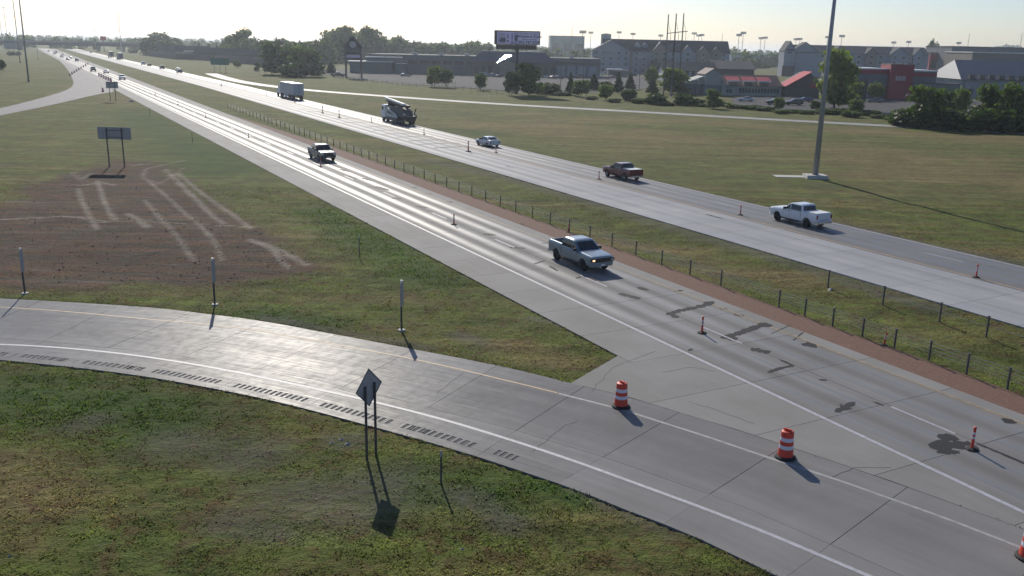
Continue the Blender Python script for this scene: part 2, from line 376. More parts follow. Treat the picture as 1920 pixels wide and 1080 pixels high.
def slab(name, mat, poly, uv, parent, gap=.012, z1=Z1):
    """one concrete panel: the polygon shrunk by the joint gap, with a depth of its own"""
    c = sum((Vector(p).to_2d() for p in poly), Vector((0, 0))) / len(poly); n = len(poly); pts = []
    area = sum(poly[i][0] * poly[(i + 1) % n][1] - poly[(i + 1) % n][0] * poly[i][1] for i in range(n)); sg = 1 if area > 0 else -1
    for i in range(n):
        a, b, d = (Vector(poly[(i + k) % n][:2]) for k in (-1, 0, 1))
        e1 = (b - a).normalized(); e2 = (d - b).normalized(); n1 = Vector((-e1.y, e1.x)) * sg; n2 = Vector((-e2.y, e2.x)) * sg
        k = 1 + n1.dot(n2); m = (n1 + n2) / max(k, .3); pts.append(b + m * gap)
    dz = random.uniform(-.002, .002); mb = MB(); mb.prism([(p.x, p.y) for p in pts], Z0 - .05, z1 + dz)
    uvs = list(uv); mb.uv = uvs + uvs
    return mb.build(name, mat, parent)

# ---- near carriageway (traffic towards the camera)
SJ0, SJ = 19.3, 4.45
road_a = st_strip('highway_near_carriageway', M['joint'], srange(1, 78, 40), lambda s: TA_L if s > 33.7 else -1.6, ta_r, Z0); tag(road_a, kind='structure')
def tj(s):
    pts = [(-6, 4.2), (2, 2.2), (8, .8), (14.8, -1.1), (18.7, -2.13), (22.3, -3.29), (24.4, -4.02), (26.8, -5.02), (29.1, -5.93), (30.8, -6.88), (31.6, -7.36)]
    return float(np.interp(s, [p[0] for p in pts], [p[1] for p in pts]))
js = [SJ0 + SJ * k for k in range(-4, 14)]
for s0, s1 in zip(js[:-1], js[1:]):
    for (t0, t1, mt) in ((0, 3.63, 'road_a'), (3.63, 7.05, 'road_a'), (7.05, None, 'shoulder')):
        f1 = ta_r if t1 is None else (lambda s, q=t1: q)
        slab('slab', M[mt], [ST(s0, t0), ST(s1, t0), ST(s1, f1(s1)), ST(s0, f1(s0))], [(t0, s0), (t0, s1), (f1(s1), s1), (f1(s0), s0)], road_a)
    if s0 > 32: slab('slab', M['shoulder'], [ST(s0, TA_L), ST(s1, TA_L), ST(s1, 0), ST(s0, 0)], [(TA_L, s0), (TA_L, s1), (0, s1), (0, s0)], road_a)
sE = js[-1]
ss = [sE + .0] + [sE * (1.13 ** k) for k in range(1, 24)]
ss = [s for s in ss if s < 1250]
for (nm, mt, tl, tr) in (('far_lanes', 'road_a', lambda s: 0, lambda s: 7.05), ('far_shoulder', 'shoulder', lambda s: TA_L, lambda s: 0), ('far_shoulder', 'shoulder', lambda s: 7.05, ta_r)):
    st_strip(nm, M[mt], ss, tl, tr, Z1, road_a)
st_strip('far_bed', M['joint'], ss, lambda s: TA_L - .05, lambda s: ta_r(s) + .05, Z0, road_a)
# ---- gore between the ramp and the near carriageway
gore = MB(); gp = [(s, tj(s)) for s in (2, 8, 14.8, 18.7, 22.3, 24.4, 26.8, 29.1, 30.8, 31.6)]
gore = strip_mesh([(ST(s, tq), ST(s, .0)) for s, tq in gp] + [(ST(33.7, -3.3), ST(33.7, 0))], Z0, None).build('gore_pavement', M['joint']); tag(gore, kind='structure')
gj = [SJ0 + SJ * k for k in range(-3, 3)]
for s0, s1 in zip(gj[:-1], gj[1:]):
    if tj(s0) > -.15:
        if tj(s1) < -.2:
            z_ = s0
            while tj(z_) > 0: z_ += .05
            slab('slab', M['shoulder'], [ST(z_, 0), ST(s1, 0), ST(s1, tj(s1))], [(0, z_), (0, s1), (tj(s1), s1)], gore)
        continue
    inner = [q for q in (14.8, 18.7, 22.3, 24.4, 26.8, 29.1, 30.8) if s0 + .2 < q < s1 - .2]
    poly = [(s0, tj(s0))] + [(s0, 0), (s1, 0)] + [(s1, tj(s1))] + [(q, tj(q)) for q in inner[::-1]]
    slab('slab', M['shoulder'], [ST(*p) for p in poly], [(p[1], p[0]) for p in poly], gore)
s0 = gj[-1]; poly = [(s0, tj(s0)), (s0, 0), (SJ0 + SJ * 3, 0), (SJ0 + SJ * 3, -3.3), (33.75, -3.3), (31.6, -7.36), (30.8, -6.88), (29.1, -5.93)]
poly = [p for p in poly if not (p[0] < s0 + .15 and p[1] < -1 and p != poly[0])]
slab('slab', M['shoulder'], [ST(*p) for p in poly], [(p[1], p[0]) for p in poly], gore)

# ---- near ramp
rL = [P(*p) for p in [(0, 561), (150, 569), (300, 579), (385, 590), (480, 601), (630, 629), (805, 662), (960, 692), (1068, 720)]] + [ST(s, tj(s)) for s in (30.8, 29.1, 26.8, 24.4, 22.3, 18.7, 14.8, 8, 2)]
rR = [P(*p) for p in [(0, 676), (200, 697), (325, 716), (480, 746), (580, 770), (727, 810), (850, 844), (960, 880), (1080, 920), (1175, 960), (1290, 1002), (1440, 1075)]]
def ext(a, b, L): d = (Vector(a) - Vector(b)).normalized(); return Vector(a) + d * L
rL = [ext(rL[0], rL[1], 24), ext(rL[0], rL[1], 10)] + rL; rR = [ext(rR[0], rR[1], 24) + Vector((0, -2.6, 0)), ext(rR[0], rR[1], 10) + Vector((0, -.5, 0))] + rR + [ext(rR[-1], rR[-2], 7), ext(rR[-1], rR[-2], 15)]
def chaikin(p, n=2):
    for _ in range(n):
        q = [p[0]]
        for a, b in zip(p[:-1], p[1:]): q += [a * .75 + b * .25, a * .25 + b * .75]
        p = q + [p[-1]]
    return p
rL = chaikin(rL); rR = chaikin(rR)
def resample(pts, step, off=0.):
    L = [0]
    for a, b in zip(pts[:-1], pts[1:]): L.append(L[-1] + (b - a).length)
    out = []; a = off
    while a < L[-1]:
        i = min(max(int(np.searchsorted(L, a)) - 1, 0), len(pts) - 2); f = (a - L[i]) / max(1e-6, L[i + 1] - L[i])
        out.append((pts[i].lerp(pts[i + 1], f), (pts[i + 1] - pts[i]).normalized(), a)); a += step
    return out
def hit(p, d, pts):
    best = None
    for a, b in zip(pts[:-1], pts[1:]):
        e = b - a; den = d.x * e.y - d.y * e.x
        if abs(den) < 1e-9: continue
        w = a - p; u = (w.x * e.y - w.y * e.x) / den; v = (w.x * d.y - w.y * d.x) / den
        if u > 0 and -1e-6 <= v <= 1 + 1e-6 and (best is None or u < best): best = u
    return None if best is None else p + d * best
a0 = min(resample(rL, .1), key=lambda q: (q[0] - P(930, 687)).length)[2] % 4.6
J = []
for p, tan, a in resample(rL, .23, a0 % .23):
    pr = hit(p, Vector((tan.y, -tan.x, 0)), rR)
    if pr is not None: J.append((p, pr, a))
ramp = strip_mesh([(p, q) for p, q, a in J], Z0).build('entrance_ramp', M['joint']); tag(ramp, kind='structure')
def idx_at(a): return min(range(len(J)), key=lambda i: abs(J[i][2] - a))
k0 = math.ceil((J[0][2] - a0) / 4.6)
cuts = []; a = a0 + 4.6 * k0
while a < J[-1][2]: cuts.append(a); a += 4.6
def ramp_pt(i, w):                # w metres measured from the right (lower) edge, negative: from the left edge
    p, q, _ = J[i]; L = (q - p).length
    return q.lerp(p, w / L) if w >= 0 else p.lerp(q, -w / L)
def ramp_w(i): return (J[i][0] - J[i][1]).length
for c0, c1 in zip(cuts[:-1], cuts[1:]):
    i0, i1 = idx_at(c0), idx_at(c1)
    if i1 - i0 < 10: continue
    ii = [i0, (2 * i0 + i1) // 3, (i0 + 2 * i1) // 3, i1]
    Wd = ramp_w(i0); bands = [(0., .499, 'ramp'), (.931, 2.75, 'ramp'), (2.75, None, 'ramp')]
    plain = J[i0][0].x > 4.6
    if plain: bands = [(0., 2.75, 'ramp'), (2.75, None, 'ramp')]
    for w0, w1, mt in bands:
        f1 = (lambda i: ramp_w(i)) if w1 is None else (lambda i, q=w1: q)
        poly = [ramp_pt(i, w0) for i in ii] + [ramp_pt(i, min(f1(i), ramp_w(i))) for i in ii[::-1]]
        uv = [(w0 * .8, J[i][2]) for i in ii] + [(f1(i) * .8, J[i][2]) for i in ii[::-1]]
        g = .012 if w0 >= 2.7 else .004
        slab('slab', M['ramp'], poly, uv, ramp, g)
    if plain: continue
    # rumble strip band: real grooves milled across it
    mb = MB(); mb.uv = []; ngr = 14; span = c1 - c0; dirt = []
    def rp(a, w):
        f = (a - J[0][2]) / .23; i = int(min(max(f, 0), len(J) - 2)); f -= i
        return ramp_pt(i, w).lerp(ramp_pt(i + 1, w), f)
    prof = [(c0 + .012, Z1)]
    st0 = c0 + .42
    for g_ in range(ngr):
        if J[i0][0].x > 4.6 or (J[i0][0].x > .9 and g_ > 3): break
        a = st0 + g_ * .275; prof += [(a, Z1), (a + .03, Z1 - .022), (a + .13, Z1 - .022), (a + .16, Z1)]
        dirt.append((a + .035, a + .125))
    prof.append((c1 - .012, Z1))
    for a, z in prof:
        q0, q1 = rp(a, .50), rp(a, .93); mb.v += [(q0.x, q0.y, z), (q1.x, q1.y, z)]; mb.uv += [(.4, a), (.74, a)]
    mb.f = [(2 * i, 2 * i + 1, 2 * i + 3, 2 * i + 2) for i in range(len(prof) - 1)]
    rs = mb.build('rumble_strip', M['ramp'], ramp)
    if dirt:
        db = MB()
        for (d0, d1) in dirt:
            q = [rp(d0, .52), rp(d0, .91), rp(d1, .91), rp(d1, .52)]; db.add([(v.x, v.y, Z1 - .018) for v in q], [(0, 1, 2, 3)])
        d_ = db.build('groove_dirt', M['groove'], rs)

# ---- far carriageway (traffic going away)
sb = [24.] + [24 + 4.45 * k for k in range(1, 13)]; sbE = sb[-1]
ssb = [sbE * (1.12 ** k) for k in range(0, 27)]; ssb = [s for s in ssb if s < 1250]
road_b = st_strip('highway_far_carriageway', M['joint'], sb + ssb[1:], lambda s: TB(s, 20.1) if s < 300 else TB(300, 20.1), lambda s: TB(s, 34.35) if s < 300 else TB(300, 34.35), Z0); tag(road_b, kind='structure')
def cl(s): return min(s, 300)
for s0, s1 in zip(sb[:-1], sb[1:]):
    for t0, t1 in ((20.1, 24.), (24., 27.55)):
        q = [(s0, t0), (s1, t0), (s1, t1), (s0, t1)]
        slab('slab', M['road_b'], [ST(s, TB(s, t)) for s, t in q], [(t, s) for s, t in q], road_b)
def b_strip(nm, mt, ss_, t0, t1, z):
    return strip_mesh([(ST(s, TB(cl(s), t0)), ST(s, TB(cl(s), t1))) for s in ss_], z, [((t0, s), (t1, s)) for s in ss_]).build(nm, M[mt], road_b)
b_strip('far_lanes', 'road_b', ssb, 20.1, 27.55, Z1)
b_strip('overlay_lanes', 'road_bd', [20] + sb[1:] + ssb[1:], 27.565, 34.3, Z1)

# ---- painted lines, each a thin sheet of its own on the pavement
def line_st(name, mat, s0, s1, t, w, parent, n=1, f=None, z=Z1 + .005):
    f = f or (lambda s, q: q)
    ss_ = srange(s0, s1, n); return strip_mesh([(ST(s, f(s, t - w / 2)), ST(s, f(s, t + w / 2))) for s in ss_], z).build(name, mat, parent)
line_st('edge_line', M['white_line'], 4, 1200, 0., .2, road_a, 2)
line_st('median_line', M['yellow_dark'], 2, 1200, 7.0, .13, road_a, 2)
for k in range(-1, 30): line_st('lane_dash', M['white_line'], 20.4 + 12.2 * k, 23.45 + 12.2 * k, 3.57, .13, road_a)
fb = lambda s, t: TB(cl(s), t)
line_st('edge_line', M['white_line'], 20, 300, 33.95, .15, road_b, 6, fb)
line_st('median_line', M['yellow_line'], 20, 300, 27.9, .15, road_b, 6, fb)
for k in range(-1, 18): line_st('lane_dash', M['white_line'], 40.1 + 12.2 * k, 43.2 + 12.2 * k, 31.35, .14, road_b, 1, fb)
for k in range(0, 12): line_st('lane_dash', M['faded_line'], 33.1 + 12.2 * k, 36.1 + 12.2 * k, 24., .11, road_b, 1, fb)
def poly_line(name, mat, px, w, parent, z=Z1 + .005, world=None):
    pts = chaikin(world or [P(*p) for p in px], 2); pr = []
    for i, p in enumerate(pts):
        tn = (pts[min(i + 1, len(pts) - 1)] - pts[max(i - 1, 0)]).normalized(); nn = Vector((-tn.y, tn.x, 0)) * w / 2; pr.append((p + nn, p - nn))
    return strip_mesh(pr, z).build(name, mat, parent)
WL = [P(*p) for p in [(0, 647), (120, 654), (240, 666), (360, 684), (480, 707), (600, 733), (720, 760), (840, 791), (960, 828), (1080, 868), (1200, 912), (1320, 956), (1440, 1003), (1560, 1054)]]
poly_line('edge_line', M['white_line'], None, .17, ramp, world=[ext(WL[0], WL[1], 12) + Vector((0, -1.0, 0))] + WL + [ext(WL[-1], WL[-2], 8)])
YL = [P(*p) for p in [(25, 579), (130, 586), (262, 599), (380, 609), (480, 620), (635, 649), (755, 671), (860, 694), (960, 718), (1045, 739)]]
poly_line('yellow_line', M['yellow_line'], None, .11, ramp, world=[ext(YL[0], YL[1], 12)] + YL)
poly_line('taper_line', M['faded_line'], [(1047, 740), (1165, 770), (1240, 794), (1340, 826), (1440, 861), (1560, 899), (1647, 930), (1765, 972), (1830, 997), (1990, 1060)], .15, ramp)
# ---- asphalt patches and sealed cracks on the near carriageway
pn = 0
def blob_patch(pts, w, parent, jit=.35, z=Z1 + .004):
    """irregular patch along a short path; w = half width in metres"""
    global pn
    pts = [p if isinstance(p, Vector) else P(*p) for p in pts]
    if len(pts) == 1: pts = [pts[0] - Vector((D2[0], D2[1], 0)) * w * .7, pts[0] + Vector((D2[0], D2[1], 0)) * w * .7]
    pts = [q[0] for q in resample(pts, max(.12, w * .5))] + [pts[-1]]
    l, r = [], []
    for i, p in enumerate(pts):
        tn = (pts[min(i + 1, len(pts) - 1)] - pts[max(i - 1, 0)]).normalized(); nn = Vector((-tn.y, tn.x, 0))
        e = min(1., .35 + min(i, len(pts) - 1 - i) * .45)
        l.append(p + nn * w * e * (1 + random.uniform(-jit, jit))); r.append(p - nn * w * e * (1 + random.uniform(-jit, jit)))
    pn += 1
    mb = strip_mesh(list(zip(l, r)), z + .0006 * (pn % 3), [((a.x, a.y), (b.x, b.y)) for a, b in zip(l, r)]); return mb.build('asphalt_patch', M['patch'], parent)
for pts, w in ([([(1250, 592), (1275, 584), (1310, 577), (1335, 570)], .22), ([(1320, 568), (1338, 571)], .38), ([(1254, 588), (1270, 598)], .2), ([(1352, 636), (1378, 629), (1410, 618), (1428, 611)], .24), ([(1422, 608), (1446, 614)], .42), ([(1358, 631), (1378, 640)], .36),
                ([(1408, 655), (1428, 660), (1443, 663)], .28), ([(1503, 648), (1530, 649)], .42), ([(1350, 579), (1362, 582)], .2), ([(1375, 590), (1394, 595)], .22), ([(1440, 701), (1460, 693), (1488, 687)], .12), ([(1462, 676), (1488, 688)], .1),
                ([(1535, 714), (1550, 715)], .16), ([(1567, 775), (1585, 765), (1602, 756)], .14), ([(1574, 762), (1578, 761)], .1), ([(1578, 771), (1596, 768)], .08), ([(1752, 845), (1768, 836), (1795, 838), (1825, 836)], .38), ([(1756, 851), (1780, 850), (1797, 849)], .16), ([(1768, 828), (1785, 818)], .3),
                ([(1878, 787), (1905, 796)], .3), ([(1828, 833), (1870, 850), (1920, 872), (1960, 890)], .07), ([(1637, 755), (1657, 763)], .07), ([(1445, 628), (1480, 612)], .03), ([(1506, 625), (1487, 640)], .05),
                ([(1160, 552), (1185, 558), (1198, 562)], .25), ([(1196, 540), (1215, 546)], .25), ([(1265, 548), (1280, 546)], .16), ([(1080, 524), (1094, 518)], .1), ([(1100, 520), (1118, 528)], .12), ([(1030, 500), (1046, 510)], .1), ([(1000, 497), (1022, 490)], .1),
                ([(905, 440), (930, 442)], .28), ([(955, 465), (985, 467)], .22), ([(780, 387), (800, 391)], .32), ([(735, 372), (752, 374)], .28), ([(690, 350), (730, 358)], .24), ([(835, 379), (848, 381)], .3), ([(770, 353), (782, 352)], .3), ([(795, 364), (810, 365)], .22),
                ([(705, 350), (728, 357)], .2), ([(680, 335), (700, 340)], .3), ([(975, 420), (983, 421)], .2), ([(1016, 458), (1040, 455)], .1), ([(1290, 660), (1298, 656)], .09), ([(640, 318), (655, 323)], .4), ([(650, 330), (668, 336)], .3), ([(610, 305), (640, 316)], .3)]):
    blob_patch(pts, w, road_a)
for pts in ([(1110, 735), (1150, 690), (1230, 660)], [(1290, 755), (1340, 770), (1420, 800)], [(1560, 900), (1600, 880), (1680, 880)], [(1000, 850), (1060, 800), (1090, 790)], [(820, 740), (870, 700)], [(1240, 700), (1300, 690), (1345, 700)], [(700, 440), (760, 470), (800, 470)]):
    q_ = []
    for p in resample([P(*k) for k in pts], .35): q_.append(p[0] + Vector((random.uniform(-.07, .07), random.uniform(-.07, .07), 0)))
    if len(q_) > 2: poly_line('crack', M['joint'], None, .022, gore, Z1 + .0045, world=q_)
for s_, tq0, tq1, w in ((119, 23, 29, .35), (124, 22.5, 29.5, .3), (129, 23, 29.5, .35), (134.5, 23, 29.5, .3), (140, 22.8, 29.3, .32), (146, 23.2, 29, .3), (153, 24, 29.3, .35), (162, 23, 29, .35), (171, 24, 29.5, .4), (180, 23.8, 29.6, .4), (190, 24, 29, .4)):
    blob_patch([ST(s_, TB(s_, tq0)), ST(s_ + .6, TB(s_, (tq0 + tq1) / 2)), ST(s_, TB(s_, tq1))], w, road_b, .25)
for s_, tq in ((60, 26), (96, 24)): blob_patch([ST(s_, TB(s_, tq)), ST(s_ + 2.4, TB(s_, tq + .1))], .12, road_b, .5)

# ---- pale ramp on the far side, exit ramp and pavement far left, parking lots
RP = [P(*p) for p in [(395, 138), (430, 149), (480, 158.5), (580, 170), (770, 184), (960, 197), (1200, 210), (1440, 224), (1680, 237), (1920, 250.5)]]; RP = RP + [ext(RP[-1], RP[-2], 40)]
def ribbon(name, mat, pts, w, z):
    pts = chaikin(pts, 2); pr = []
    for i, p in enumerate(pts):
        tn = (pts[min(i + 1, len(pts) - 1)] - pts[max(i - 1, 0)]).normalized(); nn = Vector((-tn.y, tn.x, 0)) * w / 2; pr.append((p + nn, p - nn))
    L = np.cumsum([0] + [(b - a).length for a, b in zip(pts[:-1], pts[1:])])
    return strip_mesh(pr, z, [((0, l), (w, l)) for l in L]).build(name, mat)
FR = tag(ribbon('frontage_ramp', M['far_road'], RP, 5.2, .045), kind='structure')
EXP = [(P(-260, 250), P(-260, 272)), (P(-120, 228), P(-120, 244)), (P(0, 204), P(0, 217)), (P(75, 185), P(100, 197)), (P(125, 170), P(190, 175.5)), (P(139, 160), ST(270, -3.3)), (P(136, 147), ST(330, -3.3)), (P(125, 127), ST(475, -3.3)), (P(104, 107), ST(740, -3.3)), (P(86, 98.5), ST(930, -3.3))]
EXP = list(zip(chaikin([p[0] for p in EXP], 2), chaikin([p[1] for p in EXP], 2)))
er = strip_mesh(EXP, .05, [((0, i * 6.), ((b - a).length, i * 6.)) for i, (a, b) in enumerate(EXP)]).build('exit_ramp', M['exit_road']); tag(er, kind='structure')
def sheet(name, mat, poly, z):
    mb = MB(); mb.v = [(p.x, p.y, z) for p in poly]; mb.f = [tuple(range(len(poly)))]; mb.uv = [(p.x, p.y) for p in poly]
    return tag(mb.build(name, mat), kind='structure')
LOT1 = [P(*p) for p in [(585, 132), (630, 129.5), (740, 133), (900, 138), (1100, 141), (1200, 142), (1225, 150), (1215, 166), (1140, 172), (1060, 174), (1000, 174.5), (880, 165.5), (760, 158), (655, 146), (600, 140)]]
LOT2 = [P(*p) for p in [(1372, 183), (1460, 180), (1560, 182), (1680, 184), (1800, 186), (1940, 189), (1940, 214), (1840, 216), (1720, 222), (1660, 217), (1600, 210), (1530, 208), (1440, 203), (1376, 196)]]
sheet('store_parking_lot', M['lot'], LOT1, .04); sheet('restaurant_parking_lot', M['lot'], LOT2, .04)
# curbs of the lots: low concrete upstands along the street side
def curb(pts, name='lot_curb'):
    mb = MB()
    for a, b in zip(pts[:-1], pts[1:]):
        d = b - a; mb.box(((a.x + b.x) / 2, (a.y + b.y) / 2, .08), (d.length + .1, .3, .18), math.atan2(d.y, d.x))
    return tag(mb.build(name, M['slab_edge']), kind='structure')
curb(LOT1[7:14]); curb(LOT2[6:13])

# ---- red gravel strip under the median barrier
gs = [2.] + srange(4, 110, 60) + srange(112, 185, 20)
def g_out(s): return 10.15 + .012 * max(0, s - 25)
gravel = st_strip('gravel_strip', M['gravel'], gs, lambda s: ta_r(s) + .02, lambda s: ta_r(s) + .1 + (g_out(s) - ta_r(s) - .1) * max(0., min(1., (188 - s) / 70)) + .25 * float(fbm(np.array([s * .9]), np.array([3.]), 3)[0]), .035); tag(gravel, kind='structure')

# ================================================================== GROUND
def axis(a, b, fine, lim, grow):
    v = list(np.arange(a, b + 1e-6, fine)); st = fine
    while v[-1] < lim: st *= grow; v.append(v[-1] + st)
    st = fine
    while v[0] > -lim: st *= grow; v.insert(0, v[0] - st)
    return np.array(v)
gx = axis(-62, 62, .30, 9000, 1.10)
gy = list(np.arange(12, 92, .30)); st = .30
while gy[-1] < 9000: st *= 1.06; gy.append(gy[-1] + st)
st = .3; gy = gy[::1]
while gy[0] > -300: st *= 1.3; gy.insert(0, gy[0] - st)
gy = np.array(gy)
GX, GY = np.meshgrid(gx, gy)
RAMP_POLY = [(p.x, p.y) for p, q, a in J[::4]] + [(q.x, q.y) for p, q, a in J[::-4]]
def road_dist(x, y):
    s, t_ = x * D2[0] + y * D2[1], x * N2[0] + y * N2[1] - T0
    tb = t_ - .0125 * (np.minimum(s, 300) - 37)
    left = np.where(s > 33.7, TA_L, np.where(s < 31.6, -6., -7.36 + (s - 31.6) / 2.1 * 4.06))
    left = np.where(s < 31.6, np.interp(s, [2, 8, 14.8, 22.3, 26.8, 31.6], [2.2, .8, -1.1, -3.29, -5.02, -7.36]), left)
    dA = np.minimum(t_ - left, g_out(0) + .012 * np.maximum(0, s - 25) - t_)
    dB = np.minimum(tb - 20.1, 34.35 - tb)
    return np.maximum(dA, dB)
def ground_z(x, y):
    x = np.asarray(x, float); y = np.asarray(y, float)
    rd = road_dist(x, y)
    near = (np.abs(x) < 80) & (y < 110) & (y > 0)
    if np.any(near):
        sd = np.full(x.shape, -1e9); sd[near] = poly_sd(x[near], y[near], RAMP_POLY); rd = np.maximum(rd, sd)
    off = -rd
    s, t_ = x * D2[0] + y * D2[1], x * N2[0] + y * N2[1] - T0
    fade = 1 - sstep(90, 170, y)
    roll = fbm(x * .045, y * .045, 3) * .9 * sstep(1.5, 14, off)
    rough = fbm(x * .8, y * .8, 4) * .16 * sstep(.1, 1.2, off)
    swale = -.28 * np.exp(-((t_ - 15.2) / 3.0) ** 2)
    z = (roll + rough + swale) * fade + .03
    z = np.where(off < .0, -.06, np.minimum(z, .03 + off * .5)); z = np.where((off >= 0) & (off < .12), .02, z)
    return z * fade
GZ = ground_z(GX, GY)
def gz(p): return float(ground_z(np.array([p[0]]), np.array([p[1]]))[0])
DIRT = [P(*p) for p in [(135, 322), (215, 300), (300, 302), (330, 330), (400, 378), (480, 428), (560, 478), (600, 505), (540, 528), (420, 545), (250, 538), (120, 540), (-60, 545), (-120, 480), (-80, 420), (20, 380), (60, 340)]]
TRK = [([(146, 350), (152, 370), (163, 395), (182, 430)], .30), ([(135, 322), (150, 335), (170, 322)], .25), ([(182, 335), (188, 352), (196, 378), (208, 402), (217, 412)], .32), ([(272, 375), (292, 398), (318, 428), (340, 455), (365, 490)], .26), ([(345, 302), (270, 318), (268, 330), (300, 358), (335, 388), (370, 420), (400, 450), (418, 490)], .24),
       ([(310, 318), (345, 352), (375, 380), (402, 408), (420, 420)], .42), ([(330, 322), (365, 352), (400, 378), (440, 405), (470, 430)], .36), ([(180, 418), (260, 412), (330, 420), (420, 425), (480, 428)], .18), ([(240, 400), (262, 412), (278, 428)], .45), ([(345, 315), (300, 345), (265, 330)], .12), ([(505, 462), (525, 490), (545, 505)], .3), ([(470, 450), (520, 470), (575, 498)], .5), ([(0, 410), (120, 405), (200, 415)], .35),
       ([(150, 345), (190, 340), (215, 345)], .3), ([(242, 312), (290, 305)], .2)]
BARE = [([(340, 835), (400, 842), (465, 852)], 1.1), ([(560, 935), (640, 945), (700, 915)], 1.3), ([(640, 830), (668, 828)], .5), ([(420, 985), (520, 1000)], .6), ([(1090, 905), (1150, 950), (1260, 990)], .5), ([(870, 930), (960, 985)], .5), ([(150, 800), (180, 790)], .5), ([(860, 630), (905, 645)], .5), ([(1000, 600), (1060, 610)], .4),
        ([(800, 300), (900, 322), (960, 336), (1110, 381), (1250, 424)], .9), ([(1250, 424), (1440, 480), (1600, 528), (1760, 580)], .8), ([(1560, 420), (1715, 458), (1920, 498)], 1.2), ([(490, 596), (640, 624), (800, 654)], .35), ([(1530, 345), (1560, 350)], .8)]
LUSH = [([(0, 745), (100, 750), (230, 765), (300, 790)], 2.2), ([(780, 915), (870, 920), (950, 945)], 1.6), ([(600, 400), (720, 470), (800, 520)], 2.4), ([(250, 205), (330, 260), (420, 320)], 5.), ([(480, 590), (600, 610)], 1.5), ([(980, 905), (1080, 940)], .8), ([(640, 230), (900, 250)], 5.)]
DRY = [([(900, 235), (1400, 270), (1900, 330)], 14), ([(1100, 440), (1300, 470), (1500, 520)], 2.), ([(1000, 215), (1500, 240), (1920, 262)], 6), ([(960, 650), (1040, 680)], 1.2), ([(0, 900), (60, 960)], 2), ([(150, 160), (300, 210)], 6), ([(950, 420), (1000, 440)], 2)]
def masks(x, y):
    nz = fbm(x * .35, y * .35, 4); nz2 = fbm(x * 1.3 + 40, y * 1.3, 4)
    sel = (np.abs(x) < 190) & (y < 330) & (y > 5)
    out = {}
    def per(fn):
        v = np.zeros(x.shape)
        if np.any(sel): v[sel] = fn(x[sel], y[sel], nz[sel], nz2[sel])
        return v
    def tsum(L, soft, k=1.):
        def f(X, Y, a, b):
            v = np.zeros(X.shape)
            for pts, w in L:
                w = w * k; d = line_d(X, Y, [P(*p) for p in pts]); v = np.maximum(v, 1 - sstep(w * (1 - soft), w * (1 + soft), d + (a * .9 + b * .5) * w))
            return v
        return f
    out['soil'] = per(lambda X, Y, a, b: sstep(-1.5, 1.5, poly_sd(X, Y, [(p.x, p.y) for p in DIRT]) + a * 5))
    out['track'] = per(tsum(TRK, .3, .62)); out['bare'] = per(tsum(BARE, .8, 1.25)); out['lush'] = per(tsum(LUSH, .9)); out['dry'] = per(tsum(DRY, .9))
    return out
nv = GX.size; me = bpy.data.meshes.new('ground'); me.vertices.add(nv)
co = np.stack([GX.ravel(), GY.ravel(), GZ.ravel()], 1).astype(np.float32); me.vertices.foreach_set('co', co.ravel())
ny, nx = GX.shape; ii = (np.arange(ny - 1)[:, None] * nx + np.arange(nx - 1)[None, :]).ravel()
q = np.stack([ii, ii + 1, ii + nx + 1, ii + nx], 1).astype(np.int32); nf = len(q)
me.loops.add(nf * 4); me.loops.foreach_set('vertex_index', q.ravel()); me.polygons.add(nf)
me.polygons.foreach_set('loop_start', np.arange(0, nf * 4, 4, dtype=np.int32)); me.update(); me.validate(); me.shade_smooth()
for k, v in masks(GX.ravel(), GY.ravel()).items():
    a = me.attributes.new(k, 'FLOAT', 'POINT'); a.data.foreach_set('value', v.astype(np.float32))
me.materials.append(M['ground']); go = bpy.data.objects.new('ground', me); COL.objects.link(go); tag(go, kind='structure')
# ================================================================== VEHICLES
def mesh_bool(me, cutters):
    """cut a mesh with closed cutter meshes (wheel arches, pickup bed)"""
    o = bpy.data.objects.new('tmp', me); COL.objects.link(o); cs = []
    for c in cutters:
        co_ = bpy.data.objects.new('cut', c); COL.objects.link(co_); cs.append(co_)
        m = o.modifiers.new('b', 'BOOLEAN'); m.operation = 'DIFFERENCE'; m.object = co_; m.solver = 'EXACT'
    dg = bpy.context.evaluated_depsgraph_get(); out = bpy.data.meshes.new_from_object(o.evaluated_get(dg))
    for x in cs + [o]: bpy.data.objects.remove(x)
    return out
def ring(x, hw, zb, zt, crown=.02):
    h = zt - zb
    half = [(hw * .84, zb), (hw * .96, zb + .09 * h), (hw, zb + .30 * h), (hw, zb + .62 * h), (hw * .975, zb + .86 * h), (hw * .90, zt - .01), (hw * .80, zt + crown * .6)]
    return [(x, y, z) for y, z in half] + [(x, 0, zt + crown)] + [(x, -y, z) for y, z in half[::-1]] + [(x, 0, zb)]
def rrect(x0, x1, hw, z, ch=.10):
    c = ch
    return [(x1, hw - c, z), (x1 - c, hw, z), (x0 + c, hw, z), (x0, hw - c, z), (x0, -hw + c, z), (x0 + c, -hw, z), (x1 - c, -hw, z), (x1, -hw + c, z)]
